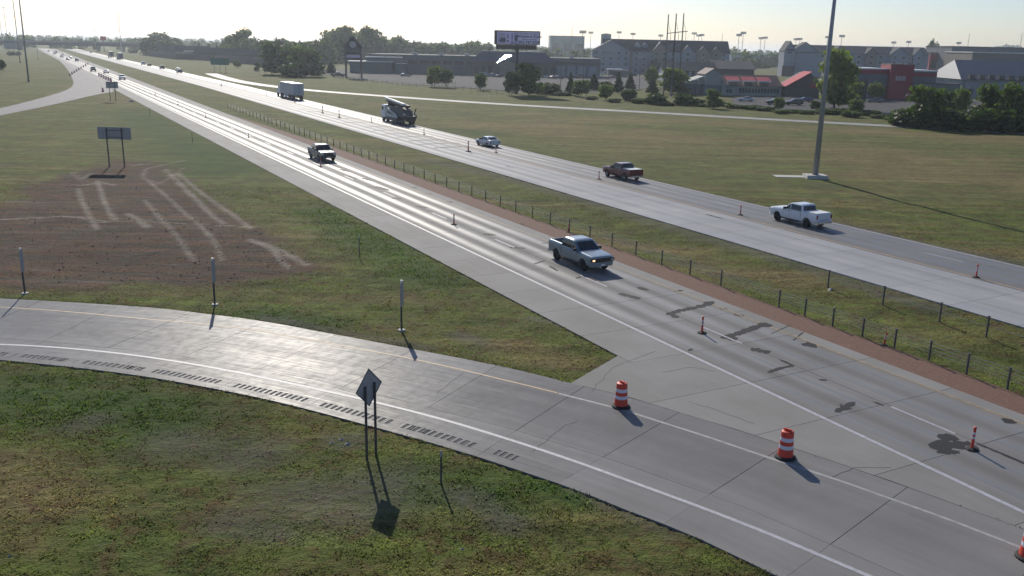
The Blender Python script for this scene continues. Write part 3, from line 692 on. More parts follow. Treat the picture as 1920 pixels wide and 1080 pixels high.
SPEC = {
 'pickup': dict(st=[(2.95, .80, .66, 1.02), (2.93, .90, .58, 1.10), (2.80, .97, .48, 1.17), (2.5, 1.0, .44, 1.21), (1.9, 1.01, .42, 1.25), (1.25, 1.01, .40, 1.29), (.2, 1.0, .40, 1.31), (-1.16, 1.0, .40, 1.33), (-1.2, 1.0, .42, 1.37), (-2.4, 1.0, .46, 1.39), (-2.86, .99, .52, 1.39), (-2.93, .96, .56, 1.36)],
   cab=[(1.28, -1.18, .95, 1.27), (.92, -1.15, .905, 1.53), (.52, -1.06, .83, 1.83), (.38, -1.0, .78, 1.90), (.15, -.86, .64, 1.945)], axles=(1.86, -1.80), wr=.41, wy=.86, arch=.50, bed=(-1.32, -2.80), doors=(.30,)),
 'sedan': dict(st=[(2.42, .70, .48, .70), (2.38, .82, .36, .76), (2.2, .88, .26, .82), (1.7, .91, .22, .88), (1.0, .92, .20, .95), (0, .92, .20, .97), (-1.3, .92, .22, 1.0), (-1.9, .91, .26, 1.04), (-2.3, .87, .34, 1.03), (-2.42, .80, .42, .96)],
   cab=[(1.15, -1.95, .84, .93), (.75, -1.70, .80, 1.12), (.22, -1.2, .70, 1.36), (.05, -1.02, .64, 1.425), (-.2, -.8, .5, 1.45)], axles=(1.45, -1.42), wr=.33, wy=.79, arch=.39, bed=None, doors=(-.15,)),
 'suv': dict(st=[(2.42, .76, .55, .88), (2.38, .86, .44, .96), (2.2, .93, .36, 1.02), (1.7, .96, .32, 1.06), (1.1, .96, .30, 1.10), (0, .96, .30, 1.12), (-1.4, .96, .32, 1.13), (-2.2, .95, .38, 1.12), (-2.42, .90, .46, 1.05)],
   cab=[(1.18, -2.36, .89, 1.07), (.8, -2.32, .86, 1.30), (.35, -2.2, .77, 1.60), (.2, -2.1, .72, 1.67), (-.1, -1.85, .58, 1.71)], axles=(1.45, -1.42), wr=.37, wy=.81, arch=.44, bed=None, doors=(-.1, -1.15)),
}
VMESH = {}
def vmeshes(kind):
    if kind in VMESH: return VMESH[kind]
    S = SPEC[kind]; out = {}
    body = MB().loft([ring(*r) for r in S['st']]).mesh('body', M['black'])
    cut = []
    for ax in S['axles']:
        for sg in (1, -1):
            y1 = 1.25 * sg; y0 = (S['wy'] - .16) * sg
            cut.append(MB().tube((ax, y0, S['wr']), (ax, y1, S['wr']), S['arch'], n=20).mesh('c', M['black']))
    if S['bed']: cut.append(MB().bx(S['bed'][1], S['bed'][0], -.80, .80, .80, 1.7).mesh('c', M['black']))
    out['body'] = mesh_bool(body, cut)
    cab = S['cab']; out['cab'] = MB().loft([rrect(x0, x1, hw, z, .10) for x1, x0, hw, z in cab]).mesh('cab', M['black'])
    out['cab'].shade_flat()
    def at(z):   # interpolate the cab section at height z
        for (a, b) in zip(cab[:-1], cab[1:]):
            if a[3] <= z <= b[3]: f = (z - a[3]) / (b[3] - a[3]); return [a[i] + (b[i] - a[i]) * f for i in range(3)]
        return list(cab[-1][:3])
    zb, zt = cab[0][3] + .06, cab[2][3] - .01
    zs = [zb, cab[1][3], zt]; o_ = .012
    # windscreen and rear window follow the cab faces, 12 mm proud
    def pane(front):
        mb = MB(); rows = []
        for z in zs:
            x1, x0, hw = at(z); x = (x1 + o_ + .004) if front else (x0 - o_); w = hw - .13; rows.append([(x, w, z), (x, -w, z)])
        if kind != 'sedan' and not front:
            rows = rows
        for r in rows: mb.v += r
        mb.f = [(0, 1, 3, 2), (2, 3, 5, 4)]; return mb
    out['windscreen'] = pane(True).mesh('windscreen', M['glass']); out['rear_window'] = pane(False).mesh('rear_window', M['glass'])
    # side windows split at the pillars
    def side(xa, xb, sg):
        mb = MB()
        for z in zs:
            x1, x0, hw = at(z); a = min(xa, x1 - .17) if xa > 0 else xa; a = min(a, x1 - .17); b = max(xb, x0 + .15); mb.v += [(a, sg * (hw + o_), z), (b, sg * (hw + o_), z)]
        mb.f = [(0, 1, 3, 2), (2, 3, 5, 4)]; return mb
    edges = [9.] + list(S['doors']) + [-9.]
    out['side'] = [side(edges[i] - (.05 if i else 0), edges[i + 1] + (.05 if i + 2 < len(edges) else 0), sg).mesh('side_window', M['glass']) for i in range(len(edges) - 1) for sg in (1, -1)]
    wr = S['wr']; w = .13
    out['tyre'] = MB().lathe([(wr * .62, -w), (wr * .93, -w), (wr, -w * .7), (wr, w * .7), (wr * .93, w), (wr * .62, w)], 20, axis='y').mesh('tyre', M['tyre'], True)
    rim = MB().lathe([(.001, w * .55), (wr * .12, w * .6), (wr * .2, w * .35), (wr * .5, w * .5), (wr * .6, w * .95), (wr * .63, w), (wr * .63, -w), (.001, -w * .9)], 16, axis='y')
    for k in range(6):
        a = 2 * math.pi * k / 6; rim.tube((wr * .12 * math.cos(a), w * .55, wr * .12 * math.sin(a)), (wr * .56 * math.cos(a), w * .8, wr * .56 * math.sin(a)), wr * .07, n=5)
    out['rim'] = rim.mesh('rim', M['rim'])
    for k in ('body', 'cab'): out[k].materials.clear(); out[k].materials.append(M['black'])
    VMESH[kind] = out; return out
def obj_mat(o, m): o.material_slots[0].link = 'OBJECT'; o.material_slots[0].material = m; return o
def vehicle(kind, name, pos, heading, paint_m, label, cat, group=None, detail=2, lit=False, cover=None, scale=1., rim=None, dark_trim=True):
    S = SPEC[kind]; V = vmeshes(kind); t = empty(name, pos, heading, label, cat, group); t.scale = (scale,) * 3
    b = obj_mat(inst(V['body'], 'body', t), paint_m); c = obj_mat(inst(V['cab'], 'cab', t), paint_m)
    inst(V['windscreen'], 'windscreen', t); inst(V['rear_window'], 'rear_window', t)
    for m in V['side']: inst(m, 'side_window', t)
    for ax in S['axles']:
        for sg in (1, -1):
            wh = inst(V['tyre'], 'wheel', t, (ax, sg * S['wy'], S['wr']), 0 if sg > 0 else math.pi); r = inst(V['rim'], 'rim', wh)
            if rim: obj_mat(r, rim)
    if detail < 1: return t
    st = S['st']; xf, xr = st[0][0], st[-1][0]; zt = st[2][3]; zr = st[-2][3]; big = kind != 'sedan'
    hw = st[2][1]
    lz = zt - (.20 if big else .14); lm = M['lamp_lit'] if lit else M['lamp']
    for sg in (1, -1):
        hl = MB().box((xf - .05, sg * (hw - .17), lz), (.16, .32, .22 if big else .13)).build('headlight', M['black'] if lit else lm, t)
        if lit: MB().box((xf + .028, sg * (hw - .20), lz - .02), (.02, .20, .10)).build('lens', M['lamp_lit'] if sg < 0 else M['lamp'], hl)
        MB().box((xr + .04, sg * (hw - .10), zr - .30), (.12, .17, .34 if big else .18)).build('tail_light', M['tail'], t)
    MB().box((xf - .02, 0, lz - .02), (.10, 2 * hw - .72, .30 if big else .16)).build('grille', M['black'], t)
    MB().loft([[(xf + .05, -hw + .16, .50), (xf + .05, hw - .16, .50), (xf + .05, hw - .16, .68), (xf + .05, -hw + .16, .68)][::-1], [(xf - .22, -hw - .0, .46), (xf - .22, hw + .0, .46), (xf - .22, hw + .0, .70), (xf - .22, -hw - .0, .70)][::-1]]).build('front_bumper', M['black'] if not dark_trim else paint_m, t) if big else None
    MB().box((xr - .05, 0, .58 if big else .5), (.18, 2 * hw - .1, .20)).build('rear_bumper', M['chrome'] if kind == 'pickup' else paint_m, t)
    MB().box((xr - .12, 0, .62 if big else .75), (.02, .34, .17)).build('licence_plate', M['white_fix'], t)
    if big: MB().box((xf + .055, 0, .60), (.02, .32, .12)).build('licence_plate', M['white_fix'], t)
    mx = S['cab'][1][0] - .02
    for sg in (1, -1): MB().box((mx, sg * (hw + .10), S['cab'][0][3] + .10), (.14, .24, .20)).build('mirror', M['black'], t)
    for sg in (1, -1):
        y = sg * (S['st'][6][1] + .004 if kind == 'pickup' else S['st'][4][1] + .004)
        for xd in [S['cab'][0][0] - .2] + [d for d in S['doors']] + [S['cab'][0][1] + .12]:
            MB().box((xd, y, (.5 + S['cab'][0][3]) / 2 + .1), (.014, .012, S['cab'][0][3] - .62)).build('door_seam', M['black'], t)
        for xd in S['doors'] + ((-1.0,) if kind == 'pickup' else ()): MB().box((xd + .18, y + sg * .012, S['cab'][0][3] - .12), (.20, .03, .035)).build('door_handle', M['chrome'], t)
    if kind == 'pickup':
        for sg in (1, -1): MB().bx(-1.0, 1.25, min(sg * .92, sg * 1.04), max(sg * .92, sg * 1.04), .36, .42).build('running_board', M['black'], t)
        MB().bx(2.945 * -1 - .006, -2.915, -.60, .60, .80, .83).build('tailgate_trim', M['black'], t)
        if cover: MB().loft([rrect(-2.86, -1.22, .90, 1.385, .04), rrect(-2.85, -1.23, .89, 1.425, .04)]).build('bed_cover', cover, t)
        else:
            MB().bx(-2.79, -1.33, -.79, .79, .80, .815).build('bed_liner', M['black'], t)
    if kind == 'suv': 
        for sg in (1, -1): MB().tube((.2, sg * .62, 1.72), (-1.9, sg * .62, 1.72), .02, n=6).build('roof_rail', M['chrome'], t)
    return t
PT = {k: paint(k + '_paint', c, r, m) for k, (c, r, m) in dict(silver_blue=((.20, .25, .285), .36, .6), dark=((.030, .036, .036), .25, .2), dark_red=((.11, .016, .022), .28, .1), white=((.62, .64, .68), .35, 0.), silver=((.34, .36, .38), .3, .5), black=((.012, .012, .014), .22, 0.), blue=((.03, .05, .11), .25, .2), grey=((.12, .12, .13), .3, .4), pale=((.46, .50, .54), .35, .2)).items()}
def on_a(px, py, lane): 
    p = P(px, py, Z1); s, t_ = toST(p.x, p.y); return ST(s, lane, Z1 + .004)
def on_b(px, py, lane):
    p = P(px, py, Z1); s, _ = toST(p.x, p.y); return ST(s, TB(cl(s), lane), Z1 + .004)
# named vehicles; position = middle of the vehicle along the road
def A_at(s, lane): return ST(s, lane, Z1 + .004)
def B_at(s, lane): return ST(s, TB(cl(s), lane), Z1 + .004)
vehicle('pickup', 'pickup_truck', A_at(50.6, 5.25), HEAD + math.pi, PT['silver_blue'], 'silver blue crew cab pickup with orange headlight glow on the near carriageway', 'pickup', lit=True, rim=M['black'], scale=.94)
vehicle('pickup', 'pickup_truck', A_at(111.5, 5.45), HEAD + math.pi, PT['dark'], 'dark green black pickup coming up the glaring lanes beside a lane marker', 'pickup', scale=1.0)
vehicle('pickup', 'pickup_truck', B_at(84.3, 31.85), HEAD, PT['dark_red'], 'dark red pickup with a white bed cover driving away on the far carriageway', 'pickup', cover=M['white_fix'], scale=.94)
vehicle('pickup', 'pickup_truck', B_at(55.9, 31.0), HEAD, PT['white'], 'white crew cab pickup beside the tall light pole driving away', 'pickup', cover=M['white_fix'], rim=M['black'], scale=.94)
sed = vehicle('sedan', 'sedan', B_at(119.4, 31.9), HEAD, PT['pale'], 'pale silver sedan with shiny roof just behind the boom truck', 'car')
# ---- white semi truck
def wheel_at(parent, pos, r, w, rim_m, out=1):
    o = MB().lathe([(r * .55, -w / 2), (r * .93, -w / 2), (r, -w * .32), (r, w * .32), (r * .93, w / 2), (r * .55, w / 2)], 18, axis='y').build('wheel', M['tyre'], parent, True); o.location = pos
    if out < 0: o.rotation_euler = (0, 0, math.pi)
    MB().lathe([(.001, w * .15), (r * .25, w * .3), (r * .3, w * .1), (r * .5, w * .2), (r * .57, w / 2), (r * .57, -w / 2), (.001, -w / 2)], 14, axis='y').build('rim', rim_m, o)
    return o
M['box_white'] = simple('trailer_white', (.36, .39, .41), .45, var=.08, scale=.8)
M['roof_white'] = simple('white_roof_sheet', (.72, .72, .72), .42, var=.05)
tr = empty('semi_truck', B_at(236.5, 32.2), HEAD, 'white semi truck with a tall box trailer and shining roof on the far carriageway', 'truck')
bxm = MB().bx(-8.6, 4.6, -1.28, 1.28, 1.15, 4.0).build('trailer_box', M['box_white'], tr)
MB().bx(-8.6, 4.6, -1.26, 1.26, 4.002, 4.03).build('roof', M['roof_white'], bxm)
for k in range(12):
    for sg in (1, -1): MB().bx(-8.3 + k * 1.1, -8.26 + k * 1.1, sg * 1.295 - .012, sg * 1.295 + .012, 1.2, 3.95).build('side_rib', M['galv'], bxm)
MB().bx(-8.64, -8.602, -.02, .02, 1.2, 3.9).build('door_seam', M['black'], bxm)
for sg in (1, -1): MB().box((-8.62, sg * 1.1, 1.3), (.05, .2, .12)).build('tail_light', M['tail'], bxm)
MB().bx(-8.5, -8.4, -1.1, 1.1, .5, .62).build('underride_guard', M['galv_dark'], tr)
MB().bx(-8.2, 8.6, -.45, .45, .8, 1.14).build('chassis', M['black'], tr)
cabm = MB().loft([[(5.0, -1.2, 1.0), (9.2, -1.15, 1.0), (9.2, 1.15, 1.0), (5.0, 1.2, 1.0)], [(5.0, -1.2, 2.2), (9.1, -1.1, 1.9), (9.1, 1.1, 1.9), (5.0, 1.2, 2.2)], [(5.05, -1.18, 2.4), (7.6, -1.1, 2.1), (7.6, 1.1, 2.1), (5.05, 1.18, 2.4)], [(5.1, -1.1, 3.6), (6.9, -1.0, 3.1), (6.9, 1.0, 3.1), (5.1, 1.1, 3.6)]]).build('cab', PT['white'], tr)
for sg in (1, -1): MB().box((6.6, sg * 1.155, 2.62), (.8, .04, .55)).build('side_window', M['glass'], cabm)
for x in (8.0, 4.6, 3.3, -6.4, -7.7):
    for sg in (1, -1): wheel_at(tr, (x, sg * 1.0, .52), .52, .42, M['rim_white'], sg)
for sg in (1, -1): MB().bx(-3, 1.5, sg * 1.2 - .02, sg * 1.2 + .02, .5, 1.1).build('side_skirt', M['box_white'], tr)
# ---- boom truck (folded pump booms over a long chassis)
M['rig_pale'] = paint('rig_pale_green', (.34, .40, .42), .4, 0., .3)
rg = empty('boom_truck', B_at(159.6, 33.1), HEAD, 'white cab boom truck carrying folded white booms on the far carriageway', 'truck')
cb = MB().loft([[(3.9, -1.22, .75), (6.1, -1.22, .75), (6.1, 1.22, .75), (3.9, 1.22, .75)], [(3.9, -1.22, 1.9), (6.2, -1.22, 1.9), (6.2, 1.22, 1.9), (3.9, 1.22, 1.9)], [(3.95, -1.15, 2.95), (5.85, -1.12, 2.95), (5.85, 1.12, 2.95), (3.95, 1.15, 2.95)], [(4.1, -1.0, 3.08), (5.6, -1.0, 3.08), (5.6, 1.0, 3.08), (4.1, 1.0, 3.08)]]).build('cab', PT['white'], rg)
for sg in (1, -1): MB().box((5.25, sg * 1.185, 2.35), (.95, .05, .7)).build('side_window', M['glass'], cb)
ws = MB(); ws.add([(6.19, -1.0, 2.0), (6.19, 1.0, 2.0), (5.90, 1.0, 2.85), (5.90, -1.0, 2.85)], [(0, 1, 2, 3)]); ws.build('windscreen', M['glass'], cb)
MB().bx(-6.0, 4.0, -.5, .5, .75, 1.15).build('chassis', M['black'], rg)
for sg in (1, -1):
    sp = [(3.6, 1.05), (3.6, 2.55), (2.6, 2.6), (-1.6, 1.75), (-2.2, 1.35), (-2.2, 1.05)]
    side = MB().prism_y(sp, min(sg * .95, sg * 1.22), max(sg * .95, sg * 1.22)).build('side_panel', M['rig_pale'], rg)
    MB().prism_y([(2.7, 1.75), (2.5, 2.15), (.6, 1.75), (-.6, 1.5), (.4, 1.5)], sg * 1.225 - .01, sg * 1.225 + .01).build('side_opening', M['black'], side)
    MB().bx(-2.1, 3.4, sg * 1.1 - .1, sg * 1.1 + .1, .45, 1.02).build('tool_box', M['galv_dark'], rg)
MB().prism_y([(2.4, 1.2), (1.6, 2.9), (-2.8, 3.05), (-4.6, 2.6), (-5.2, 1.2)], -.85, .85).build('turret_body', M['galv_dark'], rg)
for (y, z0, z1, x0, x1, w, nm) in ((-1.12, 2.95, 3.75, -2.6, 4.4, .2, 'boom'), (.25, 3.55, 4.15, -4.0, 4.0, .18, 'boom'), (1.12, 3.7, 4.45, -5.2, 4.2, .26, 'boom')):
    b = MB(); b.add([(x0, y - w / 2, z0 - .17), (x1, y - w / 2, z1 - .13), (x1, y + w / 2, z1 - .13), (x0, y + w / 2, z0 - .17), (x0, y - w / 2, z0 + .17), (x1, y - w / 2, z1 + .13), (x1, y + w / 2, z1 + .13), (x0, y + w / 2, z0 + .17)], [(3, 2, 1, 0), (4, 5, 6, 7), (0, 1, 5, 4), (1, 2, 6, 5), (2, 3, 7, 6), (3, 0, 4, 7)]); b.build(nm, M['roof_white'], rg)
for yy, za, zb2 in ((-.5, 3.2, 3.85), (.7, 3.3, 3.95)): MB().add([(-4., yy - .2, za - .2), (4., yy - .2, zb2 - .2), (4., yy + .2, zb2 - .2), (-4., yy + .2, za - .2), (-4., yy - .2, za + .2), (4., yy - .2, zb2 + .2), (4., yy + .2, zb2 + .2), (-4., yy + .2, za + .2)], [(3, 2, 1, 0), (4, 5, 6, 7), (0, 1, 5, 4), (1, 2, 6, 5), (2, 3, 7, 6), (3, 0, 4, 7)]).build('boom', M['galv_dark'], rg)
MB().tube((-3.4, -.95, 3.2), (-3.4, .95, 3.5), .16, n=10).build('boom_hinge', M['galv_dark'], rg)
for x in (-1.5, 1.5, 3.4): MB().bx(x - .12, x + .12, -.75, .75, 2.9, 3.45 + .05 * x).build('boom_rest', M['galv_dark'], rg)
MB().loft([[(-6.3, -.7, .7), (-5.3, -.7, .7), (-5.3, .7, .7), (-6.3, .7, .7)], [(-6.7, -1.0, 1.7), (-5.2, -1.0, 1.7), (-5.2, 1.0, 1.7), (-6.7, 1.0, 1.7)]]).build('hopper', M['galv_dark'], rg)
for sg in (1, -1):
    MB().box((-5.6, sg * 1.05, 1.95), (.7, .25, .35)).build('rear_light_box', M['rig_pale'], rg)
    MB().tube((-4.6, sg * .95, 1.0), (-5.8, sg * 1.1, 2.9), .11, n=8).build('outrigger', M['galv_dark'], rg)
for x in (5.1, 3.0, -3.2, -4.5):
    for sg in (1, -1): wheel_at(rg, (x, sg * .98, .52), .52, .40, M['rim'], sg)

# ---- smaller traffic far down the road, each with body, cab, glass and wheels
def far_cars(lst, side, grp):
    for i, (kind, px, py, lane, col, lab) in enumerate(lst):
        p = on_a(px, py, lane) if side == 'a' else on_b(px, py, lane)
        vehicle(kind, 'pickup_truck' if kind == 'pickup' else kind, p, HEAD + (math.pi if side == 'a' else 0), PT[col], lab, 'pickup' if kind == 'pickup' else 'car', grp, detail=0)
far_cars([('suv', 238, 149, 5.4, 'white', 'white suv nearest the camera among the oncoming far traffic'),
          ('sedan', 205, 137, 5.4, 'silver', 'silver car just behind the oncoming white suv'),
          ('pickup', 190, 134, 1.9, 'black', 'black pickup left of the oncoming silver car'),
          ('suv', 159, 115, 5.4, 'black', 'black suv at the front of the queue beyond the orange drum row'),
          ('sedan', 151, 113, 1.9, 'grey', 'grey car in the right lane of the queue beyond the drum row'),
          ('sedan', 143, 110, 5.4, 'blue', 'blue car second in the median lane of the far queue'),
          ('suv', 137, 108, 1.9, 'silver', 'silver suv second in the right lane of the far queue'),
          ('sedan', 128, 104.5, 5.4, 'black', 'black car third in the median lane of the far queue'),
          ('pickup', 121, 102, 1.9, 'white', 'white pickup near the tail of the far queue'),
          ('suv', 112, 99.5, 5.4, 'dark', 'dark suv second from the tail of the far queue'),
          ('sedan', 101, 97, 1.9, 'silver', 'silver car at the tail of the far queue by the overpass')], 'a', 'oncoming cars queued far down the near carriageway')
far_cars([('suv', 345, 137, 31., 'blue', 'blue suv closest to the camera in the outgoing far group'),
          ('sedan', 337, 133, 34.3, 'silver', 'silver car beside the outgoing blue suv'),
          ('suv', 306, 129.5, 31., 'dark', 'dark suv alone ahead of the outgoing blue suv'),
          ('sedan', 284, 124, 31., 'black', 'black car right behind a white roofed car on the outgoing lanes'),
          ('suv', 273, 121.5, 31., 'white', 'white roofed suv leading the outgoing black car'),
          ('suv', 238, 110.5, 32.5, 'white', 'white van shaped suv beside the far outgoing semi truck'),
          ('sedan', 172, 99, 31., 'grey', 'grey car farthest out on the outgoing carriageway')], 'b', 'outgoing cars far down the far carriageway')
def far_semi(pos, heading, label, colr):
    r = empty('semi_truck', pos, heading, label, 'truck', 'semi trucks far down the highway')
    b = MB().bx(-8, 5, -1.28, 1.28, 1.15, 4.05).build('trailer_box', colr, r); MB().bx(-8, 5, -1.27, 1.27, 4.052, 4.07).build('roof', M['roof_white'], b)
    MB().loft([[(5.6, -1.2, .8), (9, -1.15, .8), (9, 1.15, .8), (5.6, 1.2, .8)], [(5.6, -1.2, 2.2), (8.9, -1.1, 1.9), (8.9, 1.1, 1.9), (5.6, 1.2, 2.2)], [(5.7, -1.1, 3.6), (7, -1.0, 3.1), (7, 1., 3.1), (5.7, 1.1, 3.6)]]).build('cab', PT['blue'], r)
    MB().bx(-7.8, 8.4, -.45, .45, .7, 1.14).build('chassis', M['black'], r)
    for x in (8, 4.5, -6, -7.2):
        for sg in (1, -1): wheel_at(r, (x, sg, .5), .5, .4, M['rim'], sg)
far_semi(on_b(219, 111, 31.5), HEAD, 'dark semi truck with pale roof far down the outgoing lanes', simple('trailer_blue_grey', (.07, .08, .12), .5))
far_semi(on_b(188, 107, 31.5), HEAD, 'green grey semi truck farthest down the outgoing lanes', simple('trailer_green_grey', (.10, .13, .12), .5))

# ================================================================== WORK ZONE
def drum_meshes():
    out = []
    prof = [(0, .255), (.11, .255), (.12, .25), (.34, .245), (.35, .235), (.52, .228), (.53, .222), (.70, .215), (.71, .208), (.88, .2), (.92, .195), (.955, .16)]
    segs = [(.0, .30, 'orange'), (.30, .45, 'reflect_w'), (.45, .60, 'orange'), (.60, .75, 'reflect_w'), (.75, .93, 'orange')]
    def rr(z): return float(np.interp(z, [0, .12, .30, .302, .45, .452, .60, .602, .75, .752, .93], [.285, .275, .262, .257, .254, .249, .246, .241, .238, .234, .226]))
    for z0, z1, m in segs: out.append(('body_band' if m == 'orange' else 'reflective_band', MB().lathe([(rr(z0 + .003), z0 + .08), (rr((z0 + z1) / 2) + .002, (z0 + z1) / 2 + .08), (rr(z1 - .003), z1 + .08)], 24).mesh('band', M[m], True)))
    out.append(('top', MB().lathe([(.226, 1.005), (.222, 1.03), (.17, 1.05), (.001, 1.055)], 24).mesh('top', M['orange'], True)))
    out.append(('handle', MB().bx(-.14, .14, -.03, .03, 1.04, 1.13).mesh('handle', M['orange'])))
    out.append(('base_ring', MB().lathe([(.39, .0), (.39, .05), (.34, .085), (.28, .09), (.28, .0)], 24).mesh('base', M['rubber'])))
    return out
DM = drum_meshes()
def drum(pos, label, sc=1.):
    r = empty('traffic_drum', pos, random.uniform(0, 3), label, 'traffic drum', 'orange and white traffic drums'); r.scale = (sc,) * 3
    for nm, me_ in DM: inst(me_, nm, r)
def zP(px, py, z=Z1 + .006): v = P(px, py, z); return v
drum(zP(1164, 762), 'orange white striped traffic drum at the gore nearest the grass tip')
drum(zP(1472, 857), 'orange white striped traffic drum between the ramp and the thick white line')
drum(zP(1929, 1046), 'orange white striped traffic drum cut off at the bottom right edge')
k = 0
for i in range(9):
    f = i / 8; drum(zP(131 + 34 * f, 142 - 21 * f, .06), '%s drum from the left in the row closing the exit ramp' % ORD[i])
for i in range(6):
    f = i / 5; drum(zP(186 + 22 * f, 143 + 10 * f, .06), '%s drum from the far end beside the far sign back' % ORD[i], 1.15)
drum(zP(193, 172, .06), 'single drum standing left of the far sign back')
TM = [('base', MB().lathe([(.001, 0), (.24, 0), (.24, .03), (.17, .06), (.07, .075)], 8).mesh('base', M['rubber'])), ('tube', MB().lathe([(.07, .06), (.055, .12), (.05, .40)], 12).mesh('tube', M['orange'], True)),
      ('reflective_band', MB().lathe([(.0515, .40), (.0515, .49)], 12).mesh('b', M['reflect_w'], True)), ('tube', MB().lathe([(.05, .49), (.048, .56)], 12).mesh('t', M['orange'], True)),
      ('reflective_band', MB().lathe([(.0505, .56), (.0505, .65)], 12).mesh('b', M['reflect_w'], True)), ('tube', MB().lathe([(.048, .65), (.045, .78), (.06, .79), (.06, .83), (.001, .84)], 12).mesh('t', M['orange'], True))]
def marker(pos, label, grp, sc=1., lean=0.):
    r = empty('tubular_marker', pos, random.uniform(0, 3), label, 'road marker', grp); r.scale = (sc,) * 3; r.rotation_euler = (lean, 0, r.rotation_euler[2])
    for nm, me_ in TM: inst(me_, nm, r)
for i, (px, py) in enumerate([(1822, 842), (1316, 624), (851, 421), (601, 312), (466, 258), (386, 221), (334, 196), (291, 177)]): marker(zP(px, py), '%s orange tube marker from the right along the near lane line' % ORD[i], 'tube markers on the near lane line', 1.08)
for i, (px, py) in enumerate([(1830, 520), (1388, 403), (1123, 336), (930, 286), (795, 252), (697, 229), (553, 192), (500, 178), (460, 168), (424, 159)]): marker(zP(px, py), '%s orange tube marker from the right along the yellow line' % ORD[i], 'tube markers along the yellow line', 1.08)
for i, (px, py) in enumerate([(878, 284), (636, 220), (605, 212), (415, 161)]): marker(zP(px, py), '%s tall dark marker from the right in the closed lane' % ORD[i], 'tall markers in the closed lane', 1.75)
for px, py, lab in ((1657, 648, 'small orange marker leaning by the median barrier near the right edge'), (1065, 436, 'small orange marker by the median barrier behind the silver pickup')): p = P(px, py); marker(Vector((p.x, p.y, .03)), lab, None, .85, .12)

# ================================================================== MEDIAN CABLE BARRIERS
def cable_barrier(name, label, ss_, tf, h, ncab, zf=0.):
    r = empty(name, ST(ss_[0], tf(ss_[0])), 0, label, 'cable barrier'); o = Vector(r.location)
    pm = MB().bx(-.04, .04, -.04, .04, -.3, h).mesh('post', M['galv_dark']); cm = MB().bx(-.06, .06, -.06, .06, h - .02, h + .01).mesh('post_cap', M['galv_dark']); sm = MB().lathe([(.16, -.2), (.16, .03), (.001, .035)], 10).mesh('post_footing', M['slab_edge'])
    pts = []
    for s in ss_:
        p = ST(s, tf(s)); p.z = max(gz(p), .03) - .0; pts.append(p); q = p - o; po = inst(pm, 'post', r, q); inst(cm, 'post_cap', po)
    for k in range(ncab):
        mb = MB()
        for a, b in zip(pts[:-1], pts[1:]):
            z = h * (.42 + .5 * k / max(1, ncab - 1)); mb.tube(a - o + Vector((0, 0, z)), b - o + Vector((0, 0, z)), .011, n=4, cap=False)
        mb.build('cable', M['galv'], r, fix=False)
    return r
cable_barrier('cable_barrier', 'dark post cable barrier along the red gravel strip in the median', [20.6 + 2.05 * k if k < 9 else 39.05 + 3.1 * (k - 8) for k in range(62)], lambda s: g_out(s) + .12, 1.02, 4)
cable_barrier('cable_barrier', 'sparse thin post line in the median grass at the right edge', [22.4, 25.4, 28.4, 31.3, 35.2, 39.5], lambda s: 17.15, .95, 2)

# ================================================================== SIGNS, POSTS, LIGHT POLES
def gp(px, py):
    p = P(px, py)
    for _ in range(3): p = P(px, py, gz(p))
    return p
# diamond warning sign from behind, two posts
b0, b1 = gp(688, 862), gp(705, 852)
sg_ = empty('diamond_sign', (b0 + b1) / 2, 0, 'grey back of a diamond warning sign on two dark posts beside the ramp', 'road sign'); so = Vector(sg_.location)
dirp = (b1 - b0); dirp.z = 0; dirp.normalize(); nrm = Vector((-dirp.y, dirp.x, 0))
ctr = so + Vector((0, 0, 2.75)); hh = .70
for bp in (b0, b1): MB().box((0, 0, 1.4), (.075, .06, 3.0), math.atan2(dirp.y, dirp.x)).build('post', M['galv_dark'], sg_, loc=bp - so - Vector((0, 0, .1)))
pl = MB(); pts = [(0, -hh), (hh * .96, 0), (0, hh), (-hh * .96, 0)]; off = nrm * .055
vs_ = []
for o2 in (off, off + nrm * .012):
    for u, v in pts: vs_.append(Vector((0, 0, 2.68)) + dirp * u + Vector((0, 0, v)) + o2)
pl.add(vs_, [(0, 1, 2, 3), (7, 6, 5, 4)] + [(i, (i + 1) % 4, 4 + (i + 1) % 4, 4 + i) for i in range(4)]); plate = pl.build('plate', M['sign_back'], sg_)
rimb = MB()
for i in range(4):
    a, b = pts[i], pts[(i + 1) % 4]; rimb.tube(Vector((0, 0, 2.68)) + dirp * a[0] + Vector((0, 0, a[1])) + off * .9, Vector((0, 0, 2.68)) + dirp * b[0] + Vector((0, 0, b[1])) + off * .9, .018, n=5)
rimb.build('edge_rim', M['galv_dark'], plate)
# three slim chevron signs at the outside of the ramp, seen almost edge on
for i, (px, py, lab, rz) in enumerate(((47, 551, 'leftmost slim steel sign post beside the ramp curve', 1.80), (403, 572, 'middle slim steel sign post beside the ramp curve', 1.58), (753, 620, 'rightmost slim steel sign post beside the ramp curve', 1.45))):
    b = gp(px, py); r = empty('chevron_sign', b, rz, lab, 'road sign', 'slim signs along the ramp curve')
    MB().bx(-.05, .05, -.04, .04, -.2, 2.62).build('post', M['galv_dark'], r)
    pl = MB().bx(-.30, .30, -.052, -.036, 1.35, 2.65).build('plate', M['sign_back'], r); MB().bx(-.02, .1, -.034, .034, 2.62, 2.72).build('post_cap', M['white_fix'], r)
    MB().lathe([(.2, -.2), (.2, .05), (.18, .07), (.001, .075)], 12).build('footing', M['slab_edge'], r)
